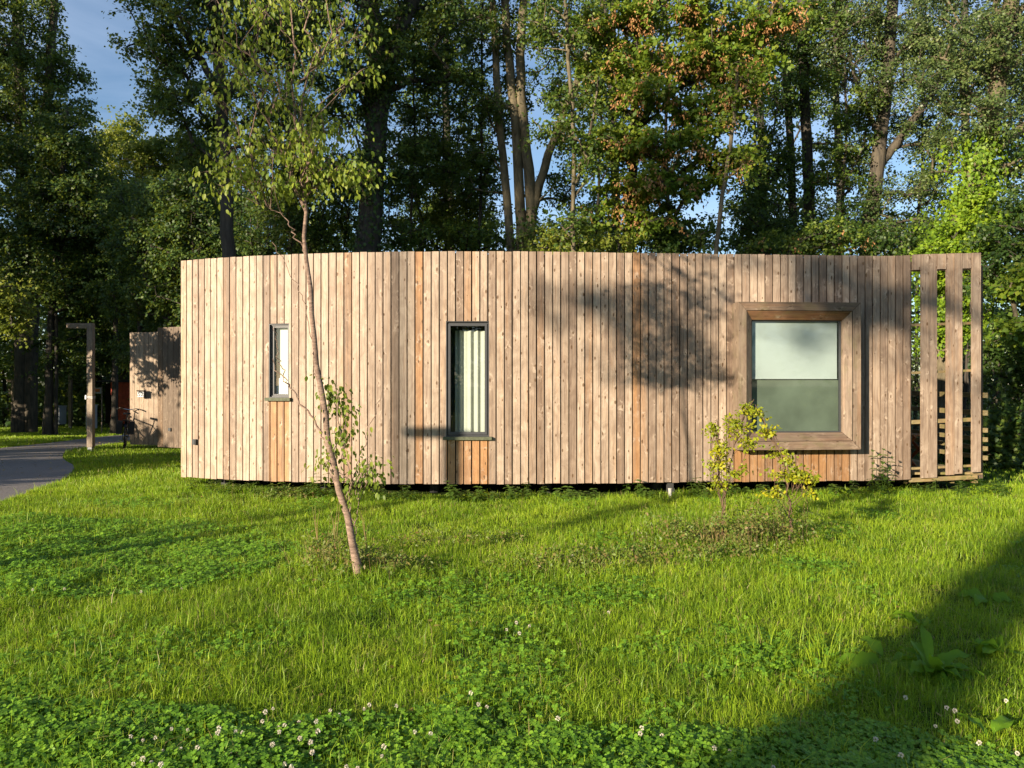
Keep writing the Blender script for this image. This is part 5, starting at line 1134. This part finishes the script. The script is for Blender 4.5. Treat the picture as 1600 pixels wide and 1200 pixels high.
# taller tufts
def tuft(label, px, py, n_, h0, h1, mat, seed, R_=.08, w=.005, lean=.9, name='grass_tuft', group='grass tufts in the lawn'):
    rr = np.random.default_rng(seed); x_, y_ = ground_at(px, py); xs_, ys_ = x_ + rr.normal(0, R_, n_), y_ + rr.normal(0, R_ * .8, n_)
    th = np.arctan2(ys_ - y_, xs_ - x_) + rr.normal(0, .5, n_); h = rr.uniform(h0, h1, n_); L_ = h * np.abs(rr.normal(.4, .3, n_)) * lean; Vs = []; K_ = 6
    fa = th + np.pi / 2; sx, sy = np.cos(fa) * w / 2, np.sin(fa) * w / 2; z = hgt(xs_, ys_)
    for k_ in range(K_):
        t = k_ / (K_ - 1); ww = 1 - .9 * t; cx = xs_ + np.cos(th) * L_ * t ** 1.6 * 1.3; cy = ys_ + np.sin(th) * L_ * t ** 1.6 * 1.3; cz = z + h * (t - .35 * (L_ / h) * t ** 2.5)
        Vs += [np.stack([cx - sx * ww, cy - sy * ww, cz], 1), np.stack([cx + sx * ww, cy + sy * ww, cz], 1)]
    V = np.stack(Vs, 1).reshape(-1, 3); i = np.arange(n_)[:, None] * (2 * K_); Q = np.concatenate([i + np.array([[2 * k_, 2 * k_ + 1, 2 * k_ + 3, 2 * k_ + 2]]) for k_ in range(K_ - 1)], 0)
    tag(mesh_np(name, V, Q, mat, None, (x_, y_, float(hgt(x_, y_)))), label, 'grass tuft', group)
tuft('pale dry grass tuft left of the foot of the birch', 500, 880, 60, .18, .42, M_dry, 1, .16, .005, 1.1)
tuft('green and yellow grass tuft around the foot of the birch', 545, 895, 70, .10, .28, M_grass, 2, .12)
tuft('arching green grass tuft left of the small round leaved dock', 1195, 1030, 110, .14, .30, M_grass, 3, .12, .006, 1.4)
tuft('arching grass tuft between the two docks at the lower right', 1290, 1040, 80, .12, .26, M_grass, 4, .10, .006, 1.4)
tuft('dry brown grass tuft at the foot of the left yellow shrub', 1125, 850, 90, .12, .34, M_dry, 5, .14, .004, .7)
tuft('dry grass tuft between the two yellow shrubs', 1190, 845, 80, .10, .28, M_dry, 6, .18, .004, .7)
tuft('grass tuft at the foot of the right yellow shrub', 1240, 845, 60, .10, .26, M_grass, 7, .10, .004, .6)
tuft('low reddish dry tuft in the middle of the lawn', 870, 885, 90, .04, .12, M_dry, 8, .22, .004, .8)
tuft('dry tuft right of the birch foot in its shadow', 610, 895, 50, .08, .22, M_dry, 9, .14, .004, .9)
def weeds(name, label, spots, seed):
    rr = np.random.default_rng(seed); C = []; pp = []
    for (px, py, sx, sy, n_, hh_) in spots:
        x_, y_ = ground_at(px, py); X_ = x_ + rr.normal(0, sx, n_); Y_ = y_ + rr.normal(0, sy, n_); Z_ = hgt(X_, Y_) + rr.uniform(.02, 1, n_) ** 1.3 * hh_; C.append(np.c_[X_, Y_, Z_])
    C = np.vstack(C)
    for c in C[::2]:
        g_ = float(hgt(c[0], c[1])); pp.append((np.array([[c[0] + rr.normal(0, .02), c[1], g_ - .01], [c[0], c[1], (g_ + c[2]) / 2], c]), (.002, .0017, .001)))
    P_, Dd, Nn, _ = spray(rr, C, .06, 15, 1.0, .2, 4, .35, .3); s_ = rr.uniform(.5, 1.3, len(P_)); V, Q = leaf_mesh(P_, Dd, Nn, .034 * s_, .017 * s_)
    V2, Q2 = tubes_np(pp, 4); tag(mesh_np(name, np.vstack([V, V2]), np.vstack([Q, Q2 + len(V)]), [M_weed, B_twig], None, (0, 0, 0), False, np.r_[np.zeros(len(Q)), np.ones(len(Q2))]), label, 'weeds', kind='stuff')
weeds('weeds', 'tangled brown and green weeds round the shrubs, the birch foot and the bare patches', [(1080, 850, .26, .14, 80, .20), (1160, 850, .30, .18, 130, .34), (1215, 845, .2, .14, 70, .30), (1110, 870, .3, .12, 120, .08), (520, 885, .15, .12, 80, .25), (590, 895, .18, .12, 110, .14),
      (870, 885, .3, .18, 170, .06), (930, 880, .3, .2, 120, .06), (700, 850, .35, .15, 140, .07), (1010, 880, .3, .15, 100, .07), (450, 780, .3, .1, 70, .12)], 31)
# upright brown stalks beside the birch
for i, (px, py, h_, lab) in enumerate(((522, 880, .62, 'thin upright red brown stalk left of the birch foot'), (575, 880, .42, 'thin upright red brown stalk right of the birch foot'), (497, 850, .38, 'leaning brown stalk left of the birch'), (1262, 840, .5, 'bare thin stalk right of the right yellow shrub'))):
    x_, y_ = ground_at(px, py); rr = np.random.default_rng(i + 60); P_ = []
    for q in range(3):
        a = rr.uniform(0, 6); P_.append((np.array([[0, 0, -.02], [.03 * math.cos(a), .03 * math.sin(a), h_ * .5], [.07 * math.cos(a + .3), .05 * math.sin(a), h_ * rr.uniform(.7, 1)]]), (.0035, .0025, .001)))
    V, Q = tubes_np(P_, 5); o = mesh_np('dry_stalk', V + [x_, y_, float(hgt(x_, y_))], Q, M_dry, None, (x_, y_, float(hgt(x_, y_)))); tag(o, lab, 'stalk', 'bare stalks on the lawn')
# nettles along the foot of the wall
def nettle(seed, H):
    rr = np.random.default_rng(seed); P_, D_, N_ = [], [], []; st = []
    for s_ in range(4):
        bx, by = rr.normal(0, .06, 2); tx, ty = rr.normal(0, .05, 2); h_ = H * rr.uniform(.6, 1.1); st.append((np.array([[bx, by, -.03], [bx + tx * .5, by + ty * .5, h_ * .5], [bx + tx, by + ty, h_]]), (.003, .0025, .0012)))
        for i in range(7):
            t = .15 + .85 * i / 6; a0_ = i * 1.57 + rr.uniform(0, .4)
            for q in range(2):
                a = a0_ + q * math.pi; P_.append([bx + tx * t, by + ty * t, h_ * t]); D_.append([math.cos(a), math.sin(a), .05 - .5 * (1 - t)]); N_.append([0, -.2, 1])
    s_ = rr.uniform(.7, 1.2, len(P_)); V, Q = leaf_mesh(np.array(P_), np.array(D_), np.array(N_), .07 * s_, .045 * s_, 'round'); lv = bpy.data.meshes.new('leaves'); lv.from_pydata(V.tolist(), [], Q.tolist()); lv.materials.append(L_nettle)
    V, Q = tubes_np(st, 5); sm_ = bpy.data.meshes.new('stems'); sm_.from_pydata(V.tolist(), [], Q.tolist()); sm_.materials.append(L_nettle); return lv, sm_
npro = [nettle(s_, h_) for s_, h_ in ((1, .22), (2, .30), (3, .17), (4, .26))]
rn = np.random.default_rng(14)
npx = [(462, 2), (478, 0), (500, 1), (520, 2), (545, 2), (590, 0), (612, 2), (640, 2), (705, 3), (716, 0), (738, 2), (752, 0), (768, 2), (800, 2), (818, 2), (850, 2), (882, 2), (910, 2), (1000, 0), (1010, 2), (1085, 0), (1100, 2), (1160, 2), (1190, 2), (1372, 1), (1380, 3), (1430, 0), (1450, 2), (330, 2), (350, 2), (376, 2), (400, 2), (425, 2), (445, 0), (1300, 2), (1500, 0), (1535, 3), (1560, 0)]
for i, (px, v) in enumerate(npx):
    D = WY(min(X2, (px - 800) / F * 10.5)) - rn.uniform(.10, .45); x_ = (px - 800) / F * D
    o = empty('nettle', (x_, D, float(hgt(x_, D))), rn.uniform(0, 6)); s_ = rn.uniform(.8, 1.2); o.scale = (s_, s_, s_ * (1.5 if px == 1372 else 1)); tag(o, 'low leafy nettle growing at the foot of the cabin wall', 'nettle', 'nettles along the foot of the cabin wall')
    if px == 1372: o['label'] = 'tallest nettle by the wall, right of the big window'
    lv, sm_ = npro[v]; link('leaves', lv, o); link('stems', sm_, o)
# short white pipe at the foot of the wall
x_, y_ = ground_at(1047, 778); mb = MB(); mb.tube([(0, 0, -.05), (0, 0, .11)], .022, 12); mb.tube([(0, 0, .111), (0, 0, .125)], .026, 12)
tag(mb.build('marker_pipe', M_concrete, None, (x_, y_, float(hgt(x_, y_)))), 'short pale pipe standing up from the grass at the foot of the cabin wall', 'pipe')

for i, (q, p, lab) in enumerate(((-38, 4, 'unseen dense tree added left of the view, nearest of three shading the far path'), (-46, 5, 'unseen dense tree added left of the view, middle of three shading the far path'), (-54, 5, 'unseen dense tree added left of the view, farthest of three shading the far path'))):
    x, y = qp(q, p); off_tree(lab, x, y, 14, [(0, 0, 5.0, 4.8, 4.2, 6.5, 170)], 520 + i)  # unseen trees, added to keep the sun off the far left
# the wood edge behind the viewer, which the window panes reflect
for i, (x, y, h_, lab) in enumerate(((-3.0, -17, 13, 'leafy tree behind the viewer, leftmost of the row mirrored in the panes'), (2.5, -19, 15, 'leafy tree behind the viewer, second of the row mirrored in the panes'), (8.5, -17, 13, 'leafy tree behind the viewer, third of the row mirrored in the panes'),
                                    (14, -19, 15, 'leafy tree behind the viewer, fourth of the row mirrored in the panes'), (21, -18, 14, 'leafy tree behind the viewer, rightmost of the row mirrored in the panes'))):
    off_tree(lab, x, y, h_, [(0, 0, h_ * .45, 3.4, 2.2, h_ * .45, 120)], 540 + i, k=80, leaf=.26)

x, y = qp(-7.9, -21); off_tree('unseen slim high crowned tree added behind the viewer to shade the dark narrow tree', x, y, 18, [(0, 0, 14.6, 1.1, 1.6, 2.6, 30)], 530, r=.11)  # unseen crown added only to darken the narrow two-stemmed tree
G_SL = 'slim stemmed trees behind the cabin'
for i, (px, D, top, r_, lean_, bm, lm, lab) in enumerate(((640, 21, 130, .05, 8, B_lit, L_mid, 'slim tree close to the right of the ivy clad trunk'), (700, 22, 190, .045, -10, B_tan, L_yel, 'slim forked tree over the middle window'), (748, 21, 100, .06, 6, B_dark, L_mid, 'slim dark tree just left of the multi stemmed tree'),
        (930, 20, 60, .05, 10, B_dark, L_dark, 'slim dark tree just left of the maple'), (1048, 20, 120, .07, -8, B_lit, L_dark, 'slim brown stemmed tree just right of the maple trunk'), (1190, 21, 160, .06, -12, B_dark, L_mid, 'slim dark tree right of the thin yellowish trunk'), (1310, 21, 130, .06, 14, B_lit, L_mid, 'slim tree just left of the leaning poplar'), (1430, 22, 200, .06, 14, B_dark, L_mid, 'slim tree right of the leaning poplar'), (455, 21, 180, .07, -6, B_dark, L_dark, 'slim dark tree hidden behind the birch crown'))):
    gy = HY + CZ * F / D
    tree(lab, 'tree', D, [([(px, gy), (px + lean_ * .3, 330), (px + lean_, 220), (px + lean_ * .7, top), (px + lean_, top - 130)], r_, r_ * .4), ([(px + lean_ * .6, 290), (px + lean_ + 25, 230), (px + lean_ + 38, 160)], r_ * .5, r_ * .25)],
         [(px + lean_, top + 10, D, .9, .8, .9, 16), (px + 20, top + 90, D, .8, .8, .6, 12), (px - 15, top + 150, D, .8, .8, .6, 12), (px, 370, D - .6, .9, .8, .5, 16), (px, top - 110, D, 1.2, 1, .8, 16)],
         lm, bm, 700 + i, k=95, leaf=(.10, .08), group=G_SL, ground=False)

# scattered fallen leaves on the path and the lawn
rl_ = np.random.default_rng(91); n_ = 2600; y = rl_.uniform(3, 30, n_) ** 1.0; x = np.where(rl_.uniform(size=n_) < .55, rl_.uniform(-14, -5, n_), rl_.uniform(-1, 1, n_) * y * .6)
ok = (~((x > X0) & (x < tx1) & (y > 10.2) & (y < 15.7))) & ~((x > -10.2) & (x < -4) & (y > 20.6) & (y < 25.6)); x, y = x[ok], y[ok]; n_ = len(x)
P_ = np.c_[x, y, hgt(x, y) + np.where(on_path(x, y), .048, .03)]; V, Q = leaf_mesh(P_, np.c_[rl_.normal(size=(n_, 2)), np.zeros(n_)], np.c_[rl_.normal(0, .3, (n_, 2)), np.ones(n_)], rl_.uniform(.03, .06, n_), rl_.uniform(.02, .04, n_))
M_litter = leafmat('fallen_leaves', [(0, (.16, .09, .03)), (.5, (.34, .21, .06)), (1, (.50, .38, .10))], .15, scale=5)
tag(mesh_np('fallen_leaves', V, Q, M_litter), 'brown and yellow fallen leaves scattered over the path and lawn', 'leaves', kind='stuff')
